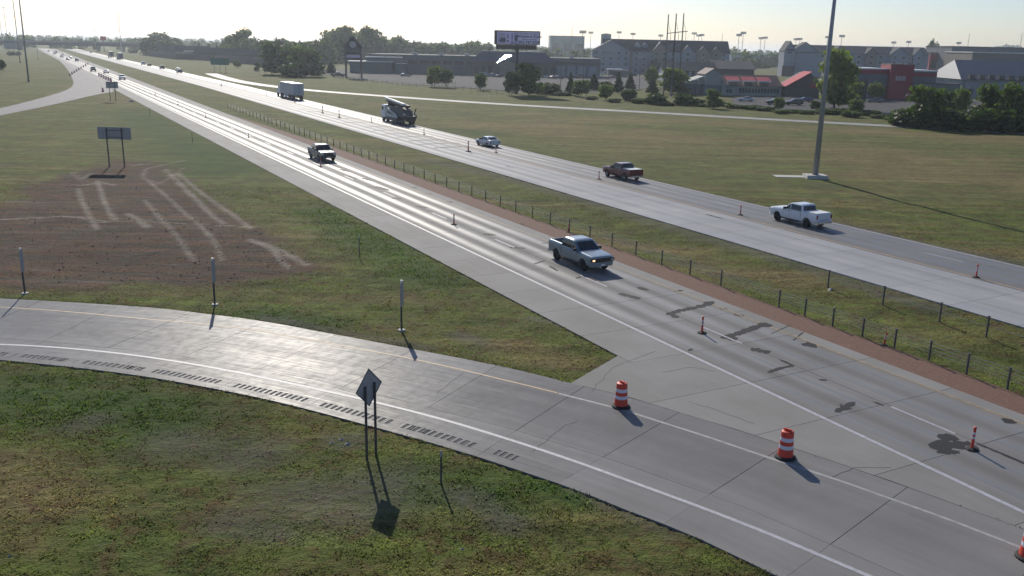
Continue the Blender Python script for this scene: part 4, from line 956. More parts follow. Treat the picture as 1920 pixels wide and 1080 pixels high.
# wide sign backs on the left
def panel_sign(px0, px1, py, ptop_m, w, h, label, mat, yaw, cat='road sign', npost=2, gap=None, z0=None):
    a, b = gp(px0, py), gp(px1, py); c = (a + b) / 2; r = empty('panel_sign', c, yaw, label, cat)
    half = gap if gap else (b - a).length / 2
    for k in range(npost):
        x = -half + 2 * half * k / (npost - 1); MB().bx(x - .06, x + .06, -.05, .05, -.3, ptop_m).build('post', M['galv_dark'], r)
    pl = MB().bx(-w / 2, w / 2, .055, .085, ptop_m - h, ptop_m + .03).build('panel', mat, r)
    for f in (.25, .82): MB().bx(-half, half, .02, .053, ptop_m - h * f - .04, ptop_m - h * f + .04).build('cross_rail', M['galv_dark'], r)
    return r
panel_sign(205, 234, 313, 4.5, 3.9, 1.35, 'pale blue back of a wide panel sign over the torn up dirt', M['sign_back_blue'], -.05)
panel_sign(207, 218, 190, 4.4, 2.7, 1.45, 'dark back of a wide panel sign at the far gore', M['sign_back'], .1)
panel_sign(404, 422, 136, 6.2, 9.2, 2.9, 'green highway guide sign on posts beyond the far carriageway', M['sign_green'], -.25, npost=3, gap=2.9)
panel_sign(18, 36, 107, 9., 11., 4., 'blue grey back of a guide sign left of the overpass', M['sign_back'], .2)
# thin delineator posts
for i, (px, py, h, lab) in enumerate(((827, 908, 1.25, 'thin dark delineator post in the foreground grass right of the diamond sign'), (674, 482, 1.5, 'thin dark delineator post in the grass triangle'), (361, 267, 1.6, 'thin delineator post at the shoulder left of the dark pickup'), (281, 218, 1.6, 'thin delineator post at the shoulder near the far gore'), (921, 185, 1.6, 'thin post in the grass below the store lot'))):
    b = gp(px, py); r = empty('delineator_post', b, .3, lab, 'post'); MB().bx(-.03, .03, -.02, .02, -.2, h).build('post', M['galv_dark'], r); MB().bx(-.04, .04, -.03, -.021, h - .22, h - .02).build('reflector', M['sign_back'], r)
# high mast light poles
def light_pole(base, h, r0, r1, label, pad=False, top=True, grp=None):
    r = empty('light_pole', base, 0, label, 'light pole', grp)
    MB().tube((0, 0, 0), (0, 0, h), r0, r1, 12).build('shaft', M['galv'], r, True)
    MB().lathe([(r0 * 1.9, -.1), (r0 * 1.9, .12), (r0 * 1.1, .16), (r0 * 1.02, .5)], 12).build('base_flange', M['galv_dark'], r)
    if top:
        hd = MB().lathe([(.15, h - .3), (1.1, h - .25), (1.1, h - .1), (.15, h)], 12).build('lamp_ring', M['galv_dark'], r)
        for k in range(8):
            a = math.pi * k / 4; MB().box((1.25 * math.cos(a), 1.25 * math.sin(a), h - .35), (.6, .45, .3), a).build('luminaire', M['galv'], hd)
    if pad:
        MB().loft([[(-1.35, -1.15, -.3), (1.35, -1.15, -.3), (1.35, 1.15, -.3), (-1.35, 1.15, -.3)], [(-1.2, -1.0, .42), (1.2, -1.0, .42), (1.2, 1.0, .42), (-1.2, 1.0, .42)]]).build('foundation', M['slab_edge'], r)
        MB().bx(-4.6, -1.25, -.2, 1.6, -.1, .08).build('service_pad', M['slab_edge'], r)
    return r
light_pole(gp(1528, 334) + Vector((0, 0, .0)), 30, .34, .14, 'tall tapered steel light pole on a concrete foundation in the right field', True)
light_pole(gp(54, 154), 34, .30, .12, 'tall dark light pole left of the exit ramp curve')
light_pole(gp(38, 118), 38, .30, .14, 'thin tall light pole behind the left light pole')
light_pole(P(16, 92), 40, .34, .16, 'faint light pole at the far left edge beside another')
light_pole(P(6, 90), 36, .34, .16, 'shorter faint light pole at the left edge')
light_pole(P(72, 112), 11, .12, .07, 'short thin pole between the tall left pole and the drum row')
light_pole(P(180, 98), 20, .2, .1, 'thin pole beside the far outgoing trucks')
# ================================================================== TREES
def leaf_cloud(lobes, n, size, flat=1.0, seed=0, shell=.55):
    """n leaf-clump quads spread through the lobes (cx, cy, cz, rx, ry, rz); returns verts, faces, tone"""
    g = np.random.default_rng(seed); w = np.array([l[3] * l[4] * l[5] for l in lobes]) ** .8; idx = g.choice(len(lobes), n, p=w / w.sum())
    L = np.array(lobes)[idx]; d = g.normal(size=(n, 3)); d /= np.linalg.norm(d, axis=1)[:, None]
    r = (shell + (1 - shell) * g.random(n)) ** .6 * (1 + .22 * g.normal(size=n)); c = L[:, :3] + d * L[:, 3:] * r[:, None]
    nrm = d + g.normal(size=(n, 3)) * .9; nrm /= np.linalg.norm(nrm, axis=1)[:, None]
    a = np.cross(nrm, g.normal(size=(n, 3))); a /= np.linalg.norm(a, axis=1)[:, None]; b = np.cross(nrm, a)
    s = size * (.55 + .9 * g.random(n))[:, None]; a *= s; b *= s * .75
    v = np.stack([c - a - b * .6, c + a * .4 - b, c + a + b * .5, c - a * .3 + b], 1).reshape(-1, 3)
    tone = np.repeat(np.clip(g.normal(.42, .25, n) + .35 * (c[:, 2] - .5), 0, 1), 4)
    f = np.arange(n * 4).reshape(-1, 4); return v, f, tone
def np_mesh(name, v, f, mat, tone=None, attrs=None):
    me_ = bpy.data.meshes.new(name); k = f.shape[1]; me_.vertices.add(len(v)); me_.vertices.foreach_set('co', v.astype(np.float32).ravel())
    me_.loops.add(f.size); me_.loops.foreach_set('vertex_index', f.astype(np.int32).ravel()); me_.polygons.add(len(f)); me_.polygons.foreach_set('loop_start', np.arange(0, f.size, k, dtype=np.int32))
    me_.update(); me_.validate()
    for nm, arr in ([('tone', tone)] if tone is not None else []) + list((attrs or {}).items()):
        a = me_.attributes.new(nm, 'FLOAT', 'POINT'); a.data.foreach_set('value', np.asarray(arr, np.float32))
    me_.materials.append(mat); return me_
def trunk_mesh(h, r, crown0, seed, limbs=5):
    g = random.Random(seed); mb = MB(); bend = [Vector((g.uniform(-.02, .02) * h, g.uniform(-.02, .02) * h, h * f)) for f in (0, .3, .6, .9)]; bend[0] = Vector((0, 0, -.3))
    rs = [r, r * .8, r * .5, r * .15]
    for i in range(3): mb.tube(bend[i], bend[i + 1], rs[i], rs[i + 1], 7)
    for k in range(limbs):
        f = crown0 + (.85 - crown0) * (k + .3) / limbs; a = k * 2.4 + g.random(); p = Vector((0, 0, h * f)); q = p + Vector((math.cos(a), math.sin(a), .7)) * h * .22 * (1.15 - f); mb.tube(p, q, r * .38 * (1.1 - f), r * .1, 5)
    return mb.mesh('trunk', M['bark'])
# unit crowns: height 1, width 1 (scaled per tree)
def lobes_round(g, n=9):
    o = [(0, 0, .55, .36, .36, .36)]
    for k in range(n): a = g.random() * 6.28; z = g.uniform(.24, .82); rr = .32 * (1 - abs(z - .5) * 1.0); o.append((math.cos(a) * rr, math.sin(a) * rr, z, g.uniform(.13, .21), g.uniform(.13, .21), g.uniform(.10, .17)))
    return o
def lobes_tall(g, n=12):
    o = []
    for k in range(n): z = .16 + .74 * k / (n - 1); a = g.random() * 6.28; rr = g.uniform(.05, .28) * (1.1 - .5 * z); o.append((math.cos(a) * rr, math.sin(a) * rr, z, g.uniform(.22, .34) * (1.15 - .5 * z), g.uniform(.22, .34) * (1.15 - .5 * z), g.uniform(.08, .13)))
    return o
def lobes_cone(g, n=11):
    o = []
    for k in range(n):
        z = .10 + .84 * k / (n - 1); rr = .44 * (1 - z) + .05
        for j in range(3): a = j * 2.1 + k; o.append((math.cos(a) * rr * .5, math.sin(a) * rr * .5, z, rr * .62, rr * .62, .05))
    return o
def lobes_dome(g, n=9):
    o = [(0, 0, .45, .36, .36, .30)]
    for k in range(n): a = g.random() * 6.28; o.append((math.cos(a) * .30, math.sin(a) * .30, g.uniform(.22, .62), .18, .18, .18))
    return o
def lobes_wood(g, n=10):
    o = [(0, 0, .40, .40, .40, .42), (0, 0, .2, .42, .42, .24)]
    for k in range(n): a = g.random() * 6.28; z = g.uniform(.15, .82); rr = .34 * (1 - abs(z - .4) * .8); o.append((math.cos(a) * rr, math.sin(a) * rr, z, g.uniform(.14, .22), g.uniform(.14, .22), g.uniform(.12, .18)))
    return o
CR = {}
for kind, fn, nl, sz, lv in (('round', lobes_round, 1900, .042, 3), ('tall', lobes_tall, 1800, .044, 2), ('cone', lobes_cone, 2000, .040, 2), ('dome', lobes_dome, 1700, .055, 3), ('wood', lobes_wood, 2200, .05, 3)):
    CR[kind] = []
    for k in range(lv):
        g = random.Random(hash(kind) % 97 + k * 13 if False else len(kind) * 31 + k * 13); v, f, tn = leaf_cloud(fn(g), nl, sz, seed=k + len(kind) * 7); CR[kind].append((v, f, tn))
CRM = {}
def tree(name, px, py, top, wpx, kind, leaf, label, cat='tree', grp=None, Y=None, var=None):
    b = P(px, py) if Y is None else None
    if Y is not None: q = PY(px, py, Y); b = Vector((q.x, q.y, 0))
    m = mpp(b); h = max(1.0, PY(px, top, b.y).z * 1.07); w = max(.8, wpx * m * dict(cone=1.15, tall=1.5, round=1.3, dome=1.3, wood=1.15)[kind])
    k = random.randrange(len(CR[kind])) if var is None else var; key = (kind, k, leaf)
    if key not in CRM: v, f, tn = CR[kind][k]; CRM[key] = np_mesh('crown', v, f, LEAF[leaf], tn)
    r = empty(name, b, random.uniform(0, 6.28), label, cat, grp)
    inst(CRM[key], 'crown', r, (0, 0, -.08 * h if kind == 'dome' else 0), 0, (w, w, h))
    tk = ('trunk', kind)
    if tk not in CRM: CRM[tk] = trunk_mesh(1., .028, .3 if kind != 'dome' else .1, len(kind))
    inst(CRM[tk], 'trunk', r, (0, 0, 0), 0, (max(.35, h * .7), max(.35, h * .7), h * .85)); return r
# trees and shrubs along the right-of-way, left to right
ROW = [(815, 163, 125, 26, 'round', 2, 'small young tree left of another young tree in the store verge'), (837, 164, 129, 25, 'round', 1, 'second small young tree in the store verge'), (901, 169, 139, 21, 'round', 1, 'small young tree left of the billboard pole'),
  (960, 179, 136, 27, 'round', 0, 'dark leafy tree at the foot of the billboard'), (991, 179, 123, 44, 'tall', 1, 'large tall tree right of the billboard pole'), (1026, 177, 149, 38, 'dome', 0, 'dark spreading crabapple right of the large tall tree'), (1069, 178, 137, 19, 'cone', 3, 'narrow dark spruce by the store parking lot'), (1089, 181, 151, 30, 'round', 1, 'rounded tree right of the narrow spruce'),
  (1113, 169, 139, 28, 'cone', 3, 'broad spruce behind the rounded tree'), (1135, 188, 159, 26, 'round', 2, 'light green tree in front of the spruces'), (1137, 164, 149, 20, 'dome', 0, 'small dark tree behind the light green tree'), (1159, 174, 137, 22, 'cone', 3, 'pointed dark spruce in the lot verge'), (1178, 189, 160, 26, 'dome', 0, 'dark egg shaped tree below the two spruces'),
  (1181, 168, 137, 21, 'cone', 3, 'pointed spruce right of the pointed dark spruce'), (1199, 194, 181, 26, 'dome', 1, 'low bush at the end of the tree shadows'), (1221, 166, 127, 22, 'round', 1, 'young tree above a dark spruce by the hotel drive'), (1223, 175, 146, 24, 'cone', 3, 'squat spruce under the young tree'), (1231, 196, 168, 36, 'dome', 0, 'wide dark dome shaped tree left of the power poles'),
  (1262, 176, 131, 46, 'tall', 2, 'loose light tree behind the power poles'), (1279, 197, 169, 32, 'dome', 1, 'round tree in front of the power poles'), (1301, 198, 180, 34, 'dome', 0, 'low dark bush right of the power poles'), (1336, 204, 170, 24, 'tall', 1, 'columnar green tree left of the white parked car'), (1311, 152, 129, 42, 'round', 2, 'light round tree beside the restaurant gable'),
  (1460, 207, 183, 19, 'round', 2, 'small light tree in front of the dark parked cars'), (1489, 180, 149, 42, 'dome', 0, 'dark round tree before the red awning roof'), (1528, 207, 189, 17, 'round', 1, 'small tree left of the big light pole'), (1563, 203, 99, 58, 'tall', 2, 'tall loose tree behind the big light pole'), (1605, 214, 187, 27, 'round', 1, 'small round tree right of the big light pole'),
  (1601, 187, 155, 30, 'round', 2, 'light young tree before the grey store'), (1641, 189, 156, 27, 'round', 2, 'second light young tree before the red pylon'), (1703, 237, 194, 52, 'dome', 0, 'dark bush at the left end of the right hedge'), (1731, 240, 166, 60, 'tall', 1, 'tall mixed tree rising from the right hedge'), (1762, 226, 168, 40, 'round', 1, 'leafy tree right of the red pylon'),
  (1798, 222, 166, 32, 'round', 2, 'light young tree before the arched entrance'), (1846, 240, 163, 42, 'tall', 1, 'upright tree before the blue glass wall'), (1869, 232, 177, 50, 'round', 4, 'pale grey leaved tree in the right hedge'), (1891, 246, 165, 48, 'tall', 1, 'leafy tree near the right picture edge'), (1918, 248, 174, 46, 'tall', 1, 'rightmost leafy tree at the picture edge'),
  (592, 141, 112, 30, 'cone', 3, 'dark conical tree left of the store entrance road'), (621, 138, 114, 20, 'cone', 3, 'narrow conical tree at the store entrance road'), (510, 140, 84, 40, 'tall', 0, 'leftmost dark tree of the roadside clump'), (537, 141, 90, 44, 'round', 0, 'second dark tree of the roadside clump'), (566, 143, 88, 46, 'round', 1, 'bright centred tree of the roadside clump'), (583, 144, 100, 36, 'tall', 0, 'rightmost dark tree of the roadside clump'), (550, 145, 112, 46, 'dome', 0, 'low dark bush under the roadside clump'),
  (445, 128, 114, 12, 'round', 1, 'small tree right of the green guide sign'), (482, 134, 118, 10, 'tall', 0, 'thin small tree left of the roadside clump'), (-2, 138, 111, 22, 'round', 0, 'dark tree cut by the left picture edge'), (27, 104, 94, 20, 'dome', 0, 'dark bushes under the left guide sign'), (249, 100, 89, 14, 'dome', 0, 'single bush beyond the outgoing traffic')]
for i, (px, py, tp, w, kd, lf, lab) in enumerate(ROW): tree('tree' if kd != 'dome' else 'bush', px, py, tp, w, kd, lf, lab, 'tree' if kd != 'dome' else 'bush', 'trees along the far side lots')
HB = [(1356, 199, 24, 10), (1372, 203, 26, 11), (1392, 204, 24, 9), (1412, 206, 30, 12), (1436, 208, 28, 11), (1462, 213, 28, 10), (1488, 212, 24, 9), (1512, 214, 24, 10), (1548, 214, 34, 14), (1574, 214, 30, 14), (1600, 220, 34, 16), (1628, 216, 36, 13), (1652, 222, 34, 11), (1674, 226, 26, 9)]
for i, (px, py, w, hp) in enumerate(HB): tree('shrub', px, py, py - hp, w, 'dome', 1, '%s shrub from the left in the low row before the restaurant lot' % ORD[i], 'shrub', 'low shrubs before the restaurant lot')
HR = [(1712, 241, 60, 44), (1745, 244, 62, 56), (1780, 246, 62, 54), (1812, 248, 62, 52), (1843, 249, 60, 56), (1872, 250, 62, 58), (1902, 252, 62, 60), (1934, 253, 62, 62)]
for i, (px, py, w, hp) in enumerate(HR): tree('hedge_bush', px, py - 3, py - hp, w, 'dome', 0, '%s dark bush from the left in the tall right hedge' % ORD[i], 'bush', 'dark bushes of the right hedge')
for i, (px, py, w, hp) in enumerate(((1052, 179, 30, 9), (1110, 187, 24, 9), (1152, 192, 22, 10), (1250, 198, 26, 9), (1320, 200, 26, 8))): tree('shrub', px, py, py - hp, w, 'dome', 0, '%s low shrub from the left along the store verge' % ORD[i], 'shrub', 'low shrubs along the store verge')
# wood behind the store and the housing on the left: single trees one can tell apart
TENS = lambda i: (ORD + ['thirtieth', 'thirty-first', 'thirty-second', 'thirty-third', 'thirty-fourth'])[sorted(q[0] for q in WD[:34]).index(WD[i][0])]
WD = [(300, 104, 63, 46, 'round', 0), (282, 104, 72, 24, 'round', 0), (325, 104, 70, 30, 'round', 0), (346, 106, 78, 26, 'dome', 0), (374, 108, 80, 12, 'cone', 3), (392, 108, 82, 12, 'cone', 3), (408, 110, 82, 8, 'cone', 3), (419, 111, 76, 14, 'cone', 3), (430, 112, 78, 26, 'round', 0), (452, 114, 59, 30, 'tall', 1), (438, 113, 70, 26, 'round', 1), (470, 116, 72, 40, 'round', 0), (490, 117, 76, 34, 'round', 0), (510, 118, 78, 36, 'round', 1), (528, 119, 74, 34, 'round', 0), (548, 121, 80, 36, 'round', 1), (566, 121, 76, 34, 'round', 1), (586, 121, 78, 36, 'round', 0), (606, 121, 74, 34, 'round', 1), (622, 118, 60, 34, 'round', 1), (640, 118, 54, 36, 'tall', 1), (656, 118, 55, 34, 'round', 1), (672, 118, 66, 26, 'round', 0), (697, 117, 54, 40, 'round', 0), (716, 116, 66, 34, 'round', 1), (736, 116, 70, 32, 'round', 1), (757, 116, 72, 34, 'round', 1), (778, 116, 76, 34, 'round', 0), (800, 117, 80, 34, 'round', 1), (822, 117, 78, 34, 'round', 1), (842, 117, 82, 30, 'round', 0), (866, 117, 80, 34, 'round', 1), (886, 118, 75, 30, 'round', 1), (905, 118, 82, 30, 'round', 1),
      (1737, 132, 77, 16, 'round', 0), (1752, 130, 84, 12, 'tall', 4), (1790, 140, 118, 28, 'round', 1), (1768, 140, 124, 24, 'round', 0), (1405, 128, 110, 18, 'round', 1), (1417, 128, 112, 16, 'round', 0), (1447, 126, 112, 16, 'round', 1), (1430, 128, 118, 22, 'dome', 1), (1340, 150, 128, 22, 'round', 1), (1890, 110, 83, 40, 'round', 0), (1860, 110, 88, 30, 'round', 1), (1020, 118, 92, 26, 'round', 0), (1045, 116, 92, 22, 'round', 1), (1075, 116, 95, 24, 'round', 0), (1095, 116, 93, 20, 'round', 1)]
for i, (px, py, tp, w, kd, lf) in enumerate(WD): tree('background_tree', px, py, tp, w * 1.25 if i < 34 else w, 'wood' if kd == 'round' else kd, lf, ('%s tree from the left in the wood left of the billboard' % TENS(i)) if i < 34 else ('%s background tree from the left among those right of the billboard' % ORD[sorted(q[0] for q in WD[34:]).index(px)]), 'tree', 'single trees of the wood behind the lots')
# far wood along the horizon: one mass
def far_wood():
    vs, fs, ts = [], [], []; g = np.random.default_rng(3); o = 0
    for d, n in ((820, 80), (1010, 130), (1250, 150), (1600, 190), (2100, 230), (2800, 240)):
        for k in range(n):
            az = -38 + 76 * (k + g.random()) / n; x = d * math.tan(R(az)); y = d * (1 + .12 * g.random())
            if d < 990 and -32 < az < -15: continue
            s_, t_ = toST(x, y)
            if -40 < t_ < 70 and d < 1000: continue
            edge = .75 + .35 * fbm(np.array([az * .35]), np.array([d * .01]), 3)[0] * 2
            h = g.uniform(12.5, 18.5) * edge + (1.5 if az > 5 else 0) + (d - 800) * .0012; w = h * g.uniform(.8, 1.3)
            lob = [(0, 0, .42, .42, .42, .46), (0, 0, .2, .45, .45, .25)] + [(g.uniform(-.3, .3), g.uniform(-.3, .3), g.uniform(.3, .8), .22, .22, .18) for _ in range(5)]
            v, f, tn = leaf_cloud(lob, 150, .10, seed=int(g.integers(1e6))); v = v * [w, w, h] + [x, y, 0]; vs.append(v); fs.append(f + o); ts.append(tn); o += len(v)
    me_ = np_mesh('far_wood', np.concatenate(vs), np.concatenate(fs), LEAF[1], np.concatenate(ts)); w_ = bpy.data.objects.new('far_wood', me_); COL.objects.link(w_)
    tag(w_, 'hazy line of woods along the horizon', 'woods', kind='stuff')
far_wood()

# ================================================================== GRASS BLADES in the foreground
def grass():
    g = np.random.default_rng(11); n = 420000
    y = 16 + 75 * g.random(n) ** 1.5; x = (g.random(n) * 2 - 1) * (y * .62 + 3)
    z = ground_z(x, y); rd = road_dist(x, y); sd = poly_sd(x, y, RAMP_POLY); edge = np.maximum(rd, sd); keep = edge < .02 + .22 * fbm(x * 1.7, y * 1.7, 4); z = np.where(edge > -.13, np.maximum(z, Z1 - .01), z)
    cl_ = .8 * fbm(x * .7, y * .7, 3) + 1.3 * fbm(x * 3.1, y * 3.1, 3); keep &= (cl_ + g.random(n) * .3 > .10)
    x, y, z = x[keep], y[keep], z[keep]; n = len(x); mk = masks(x, y)
    keep = (g.random(n) > mk['track'] * .9) & (g.random(n) > mk['bare'] * .7) & (g.random(n) > mk['soil'] * .93)
    x, y, z = x[keep], y[keep], z[keep]; mk = {k: v[keep] for k, v in mk.items()}; n = len(x)
    h = (.025 + .04 * g.random(n) ** 2) * (1 + .9 * mk['lush']) * (1 + .8 * np.clip(fbm(x * .5 + 9, y * .5, 3), -.5, .6)); a = g.random(n) * 6.283; w = .010 + .018 * g.random(n) + y * .00035
    lx, ly = g.normal(size=n) * .05, g.normal(size=n) * .05
    c = np.stack([x, y, z - .01], 1); da = np.stack([np.cos(a) * w, np.sin(a) * w, np.zeros(n)], 1); tip = c + np.stack([lx, ly, h], 1)
    v = np.stack([c - da, c + da, tip + da * .35, tip - da * .35], 1).reshape(-1, 3); f = np.arange(n * 4).reshape(-1, 4)
    tone = np.clip(np.repeat(g.normal(1.55, .35, n), 4), .7, 2.8); at_ = {k: np.repeat(v_, 4) for k, v_ in mk.items()}
    me_ = np_mesh('grass', v, f, M['blades'], tone, at_); o = bpy.data.objects.new('grass', me_); COL.objects.link(o); tag(o, 'short rough roadside grass in the foreground', 'grass', kind='stuff')
grass()
# ================================================================== BUILDINGS
M['w_blue'] = simple('pale_siding', (.23, .26, .31), .8, var=.06, scale=.6); M['w_tan'] = simple('tan_siding', (.19, .165, .15), .8, var=.08, scale=.6); M['w_grey'] = simple('grey_stucco', (.13, .14, .155), .85, var=.08, scale=.5)
M['w_pale'] = simple('cream_siding', (.27, .295, .28), .8, var=.06, scale=.5); M['w_dark'] = simple('dark_brick', (.085, .07, .07), .85, var=.15, scale=2); M['r_dark'] = simple('dark_shingle', (.035, .038, .048), .9, var=.15, scale=2); M['r_grey'] = simple('grey_shingle', (.085, .09, .095), .9, var=.12, scale=2)
M['r_blue'] = simple('blue_metal_roof', (.035, .05, .085), .55, .1, var=.1, scale=1); M['r_red'] = simple('red_metal_roof', (.42, .035, .06), .85, var=.08, scale=1); M['r_redbrown'] = simple('red_brown_shingle', (.09, .045, .048), .8, var=.15, scale=2)
M['w_red'] = simple('red_panel', (.25, .018, .032), .65, var=.08, scale=1); M['w_teal'] = simple('teal_concrete', (.11, .145, .155), .8, var=.08, scale=.5); M['canopy'] = simple('white_canopy', (.66, .67, .66), .5, var=.05)
M['trim'] = simple('white_trim', (.5, .52, .53), .6, var=.06); M['blue_glass'] = glass('blue_glass_wall', (.10, .14, .19), .15)  # wall glass has a paler blue base colour than the panes
M['roof_flash'] = simple('bare_metal_roof', (.7, .7, .7), .16, .9, var=.03)
def building(name, origin, rz, label): return empty(name, origin, rz, label, 'building')
def gable(mb_roof, mb_wall, x0, x1, y0, y1, ze, zr, axis='x', ov=.4, th=.25):
    """walls with gable ends, and the two roof slopes as slabs with thickness"""
    if axis == 'x':
        ym = (y0 + y1) / 2; mb_wall.prism_x([(y0, 0), (y1, 0), (y1, ze), (ym, zr), (y0, ze)], x0, x1); sl = (zr - ze) / ((y1 - y0) / 2)
        for sg in (-1, 1):
            e = ym + sg * ((y1 - y0) / 2 + ov); ez = ze - ov * sl; mb_roof.prism_x([(ym, zr + .02), (e, ez + .02), (e, ez + th), (ym, zr + th)][::1], x0 - ov, x1 + ov)
    else:
        xm = (x0 + x1) / 2; mb_wall.prism_y([(x0, 0), (x1, 0), (x1, ze), (xm, zr), (x0, ze)], y0, y1); sl = (zr - ze) / ((x1 - x0) / 2)
        for sg in (-1, 1):
            e = xm + sg * ((x1 - x0) / 2 + ov); ez = ze - ov * sl; mb_roof.prism_y([(xm, zr + .02), (e, ez + .02), (e, ez + th), (xm, zr + th)], y0 - ov, y1 + ov)
WINM = {}
def windows(parent, xs, zs, y, w=1.8, h=1.7, mat='win'):
    key = (w, h, mat)
    if key not in WINM: WINM[key] = (MB().bx(-w / 2, w / 2, -.06, .06, -h / 2, h / 2).mesh('window', M['trim']), MB().bx(-w / 2 + .1, w / 2 - .1, -.085, -.062, -h / 2 + .1, h / 2 - .1).mesh('pane', M[mat]))
    for z in zs:
        for x in xs: o = inst(WINM[key][0], 'window', parent, (x, y, z)); inst(WINM[key][1], 'pane', o)
def text_obj(txt, name, parent, loc, size, mat, rz=0., depth=.03, align='CENTER', bold=0.):
    cu = bpy.data.curves.new(name, 'FONT'); cu.body = txt; cu.size = size; cu.extrude = depth; cu.align_x = align; cu.align_y = 'CENTER'; cu.offset = bold
    o = bpy.data.objects.new('tmp', cu); COL.objects.link(o); dg = bpy.context.evaluated_depsgraph_get(); me_ = bpy.data.meshes.new_from_object(o.evaluated_get(dg)); bpy.data.objects.remove(o)
    me_.materials.clear(); me_.materials.append(mat); m = bpy.data.objects.new(name, me_); COL.objects.link(m); m.parent = parent; m.location = loc; m.rotation_euler = (math.pi / 2, 0, rz); return m
def X(px, Y): return PY(px, 100, Y).x
def Zt(px, py, Y): return PY(px, py, Y).z

# ---- long flat store with white canopies and blue hip roof
Y0 = 446.; bl = building('store', (X(665, Y0), Y0, 0), -.0, 'long low grey store with white canopies and a blue hip roof entrance')
ox = bl.location.x
def bx_px(p0, p1): return X(p0, Y0) - ox, X(p1, Y0) - ox
a, b = bx_px(655, 1128)
MB().bx(a + 8, b, 4, 46, 0, 8.6).build('wall', M['w_grey'], bl)
MB().bx(a + 8, b + .3, 3.4, 46.4, 8.6, 9.0).build('roof', M['r_grey'], bl)
a, b = bx_px(655, 735); MB().bx(a, b, 0, 3.9, 0, 5.2).build('front_wing', M['w_teal'], bl); c_ = MB().bx(a - .5, b + .5, -2.2, 3.9, 5.25, 5.7).build('canopy', M['canopy'], bl)
a, b = bx_px(685, 752); MB().bx(a, b, 1., 3.95, 5.75, 7.4).build('upper_wing', M['w_teal'], bl); MB().bx(a, b + .4, -.6, 4.1, 7.45, 7.9).build('canopy', M['canopy'], bl)
a, b = bx_px(742, 762); MB().bx(a, b, 0.4, 3.9, 0, 4.7).build('porch', M['w_teal'], bl); MB().bx(a, b, -1.6, 3.9, 4.75, 5.1).build('canopy', M['canopy'], bl)
for p in range(764, 880, 22):
    a, b = bx_px(p, p + 17); MB().bx(a, b, 3.6, 3.98, .6, 4.6).build('storefront_panel', M['w_teal'], bl)
    MB().bx(a, b, 3.3, 3.55, 4.7, 6.6).build('fascia', M['w_dark'], bl)
for p in range(1046, 1126, 20):
    a, b = bx_px(p, p + 15); MB().bx(a, b, 3.6, 3.98, .6, 5.4).build('storefront_panel', M['w_blue'], bl)
a, b = bx_px(1044, 1129); MB().bx(a, b, 2.8, 3.95, 6.4, 7.2).build('fascia', M['w_dark'], bl)
a, b = bx_px(884, 1040); MB().bx(a, b, -2, 20, 0, 6.6).build('entrance_block', M['w_dark'], bl)
hip = MB(); hip.loft([[(a - 1, -3, 6.6), (b + 1, -3, 6.6), (b + 1, 22, 6.6), (a - 1, 22, 6.6)], [(a + 5, 3, 11.6), (b - 5, 3, 11.6), (b - 5, 15, 11.6), (a + 5, 15, 11.6)]]); hip.build('hip_roof', M['r_blue'], bl)
for p in range(890, 1036, 13): q0, q1 = bx_px(p, p + 8); MB().bx(q0, q1, -2.12, -2.02, .8, 4.6).build('shop_window', M['win'], bl)
# gable over the door: one bare metal facet, shaped and tilted to glint sunlight at the camera
hv = (sdir + Vector((0, -1, .02))).normalized(); apex = Vector(((bx_px(953, 954)[0]), -3.2, 9.9)); u_ = hv.cross(Vector((0, 0, 1))).normalized(); w_ = u_.cross(hv).normalized()
if w_.z > 0: w_ = -w_
gq = [apex + u_ * 2.6, apex - u_ * 2.6, apex + w_ * 7.5 - u_ * .2]
g_ = MB(); g_.add([v for v in gq] + [v - hv * .12 for v in gq], [(0, 1, 2), (5, 4, 3), (0, 3, 4, 1), (1, 4, 5, 2), (2, 5, 3, 0)]); g_.build('entrance_roof_facet', M['roof_flash'], bl)
MB().prism_y([(apex.x - 4, 0.), (apex.x + 4, 0.), (apex.x + 4, 5.6), (apex.x, 8.0), (apex.x - 4, 5.6)], -3.0, -1.9).build('entrance_gable', M['w_tan'], bl)
for p in range(770, 1120, 50): q0, q1 = bx_px(p, p + 8); MB().bx(q0, q1, 10, 13, 9.0, 10.1).build('rooftop_unit', M['galv'], bl)

# ---- first hotel
Y0 = 540.; bl = building('hotel', (X(1110, Y0), Y0, 0), 0, 'large blue grey gabled hotel with dark roof behind the power poles'); ox = bl.location.x
A_, B_ = X(1114, Y0) - ox, X(1368, Y0) - ox; ze = 12.8; zr = 19.2
wl_, rf = MB(), MB(); gable(rf, wl_, A_ + 6, B_, 0, 17, ze, zr, 'x'); body = wl_.build('wall', M['w_blue'], bl); roof = rf.build('roof', M['r_dark'], bl)
for (p0, p1, zr2, ze2, m, dy) in ((1110, 1180, 18.6, 12.6, 'w_blue', -2.2), (1168, 1186, 14.5, 12.9, 'w_tan', -1.2), (1222, 1252, 18.0, 12.6, 'w_tan', -2.5), (1278, 1300, 16.5, 12.9, 'w_blue', -1.2), (1306, 1330, 16.0, 12.9, 'w_tan', -1.2), (1332, 1352, 15.6, 12.9, 'w_tan', -1.2)):
    x0, x1 = X(p0, Y0) - ox, X(p1, Y0) - ox; w2, r2 = MB(), MB(); gable(r2, w2, x0, x1, dy, 8.4, ze2, zr2, 'y', .3); o = w2.build('gable_wing', M[m], bl); r2.build('roof', M['r_grey'], o)
    n_ = max(1, int((x1 - x0) / 4)); windows(o, [x0 + (x1 - x0) * (k + .5) / n_ for k in range(n_)], [1.9, 5.2, 8.5, 11.6], dy - .06)
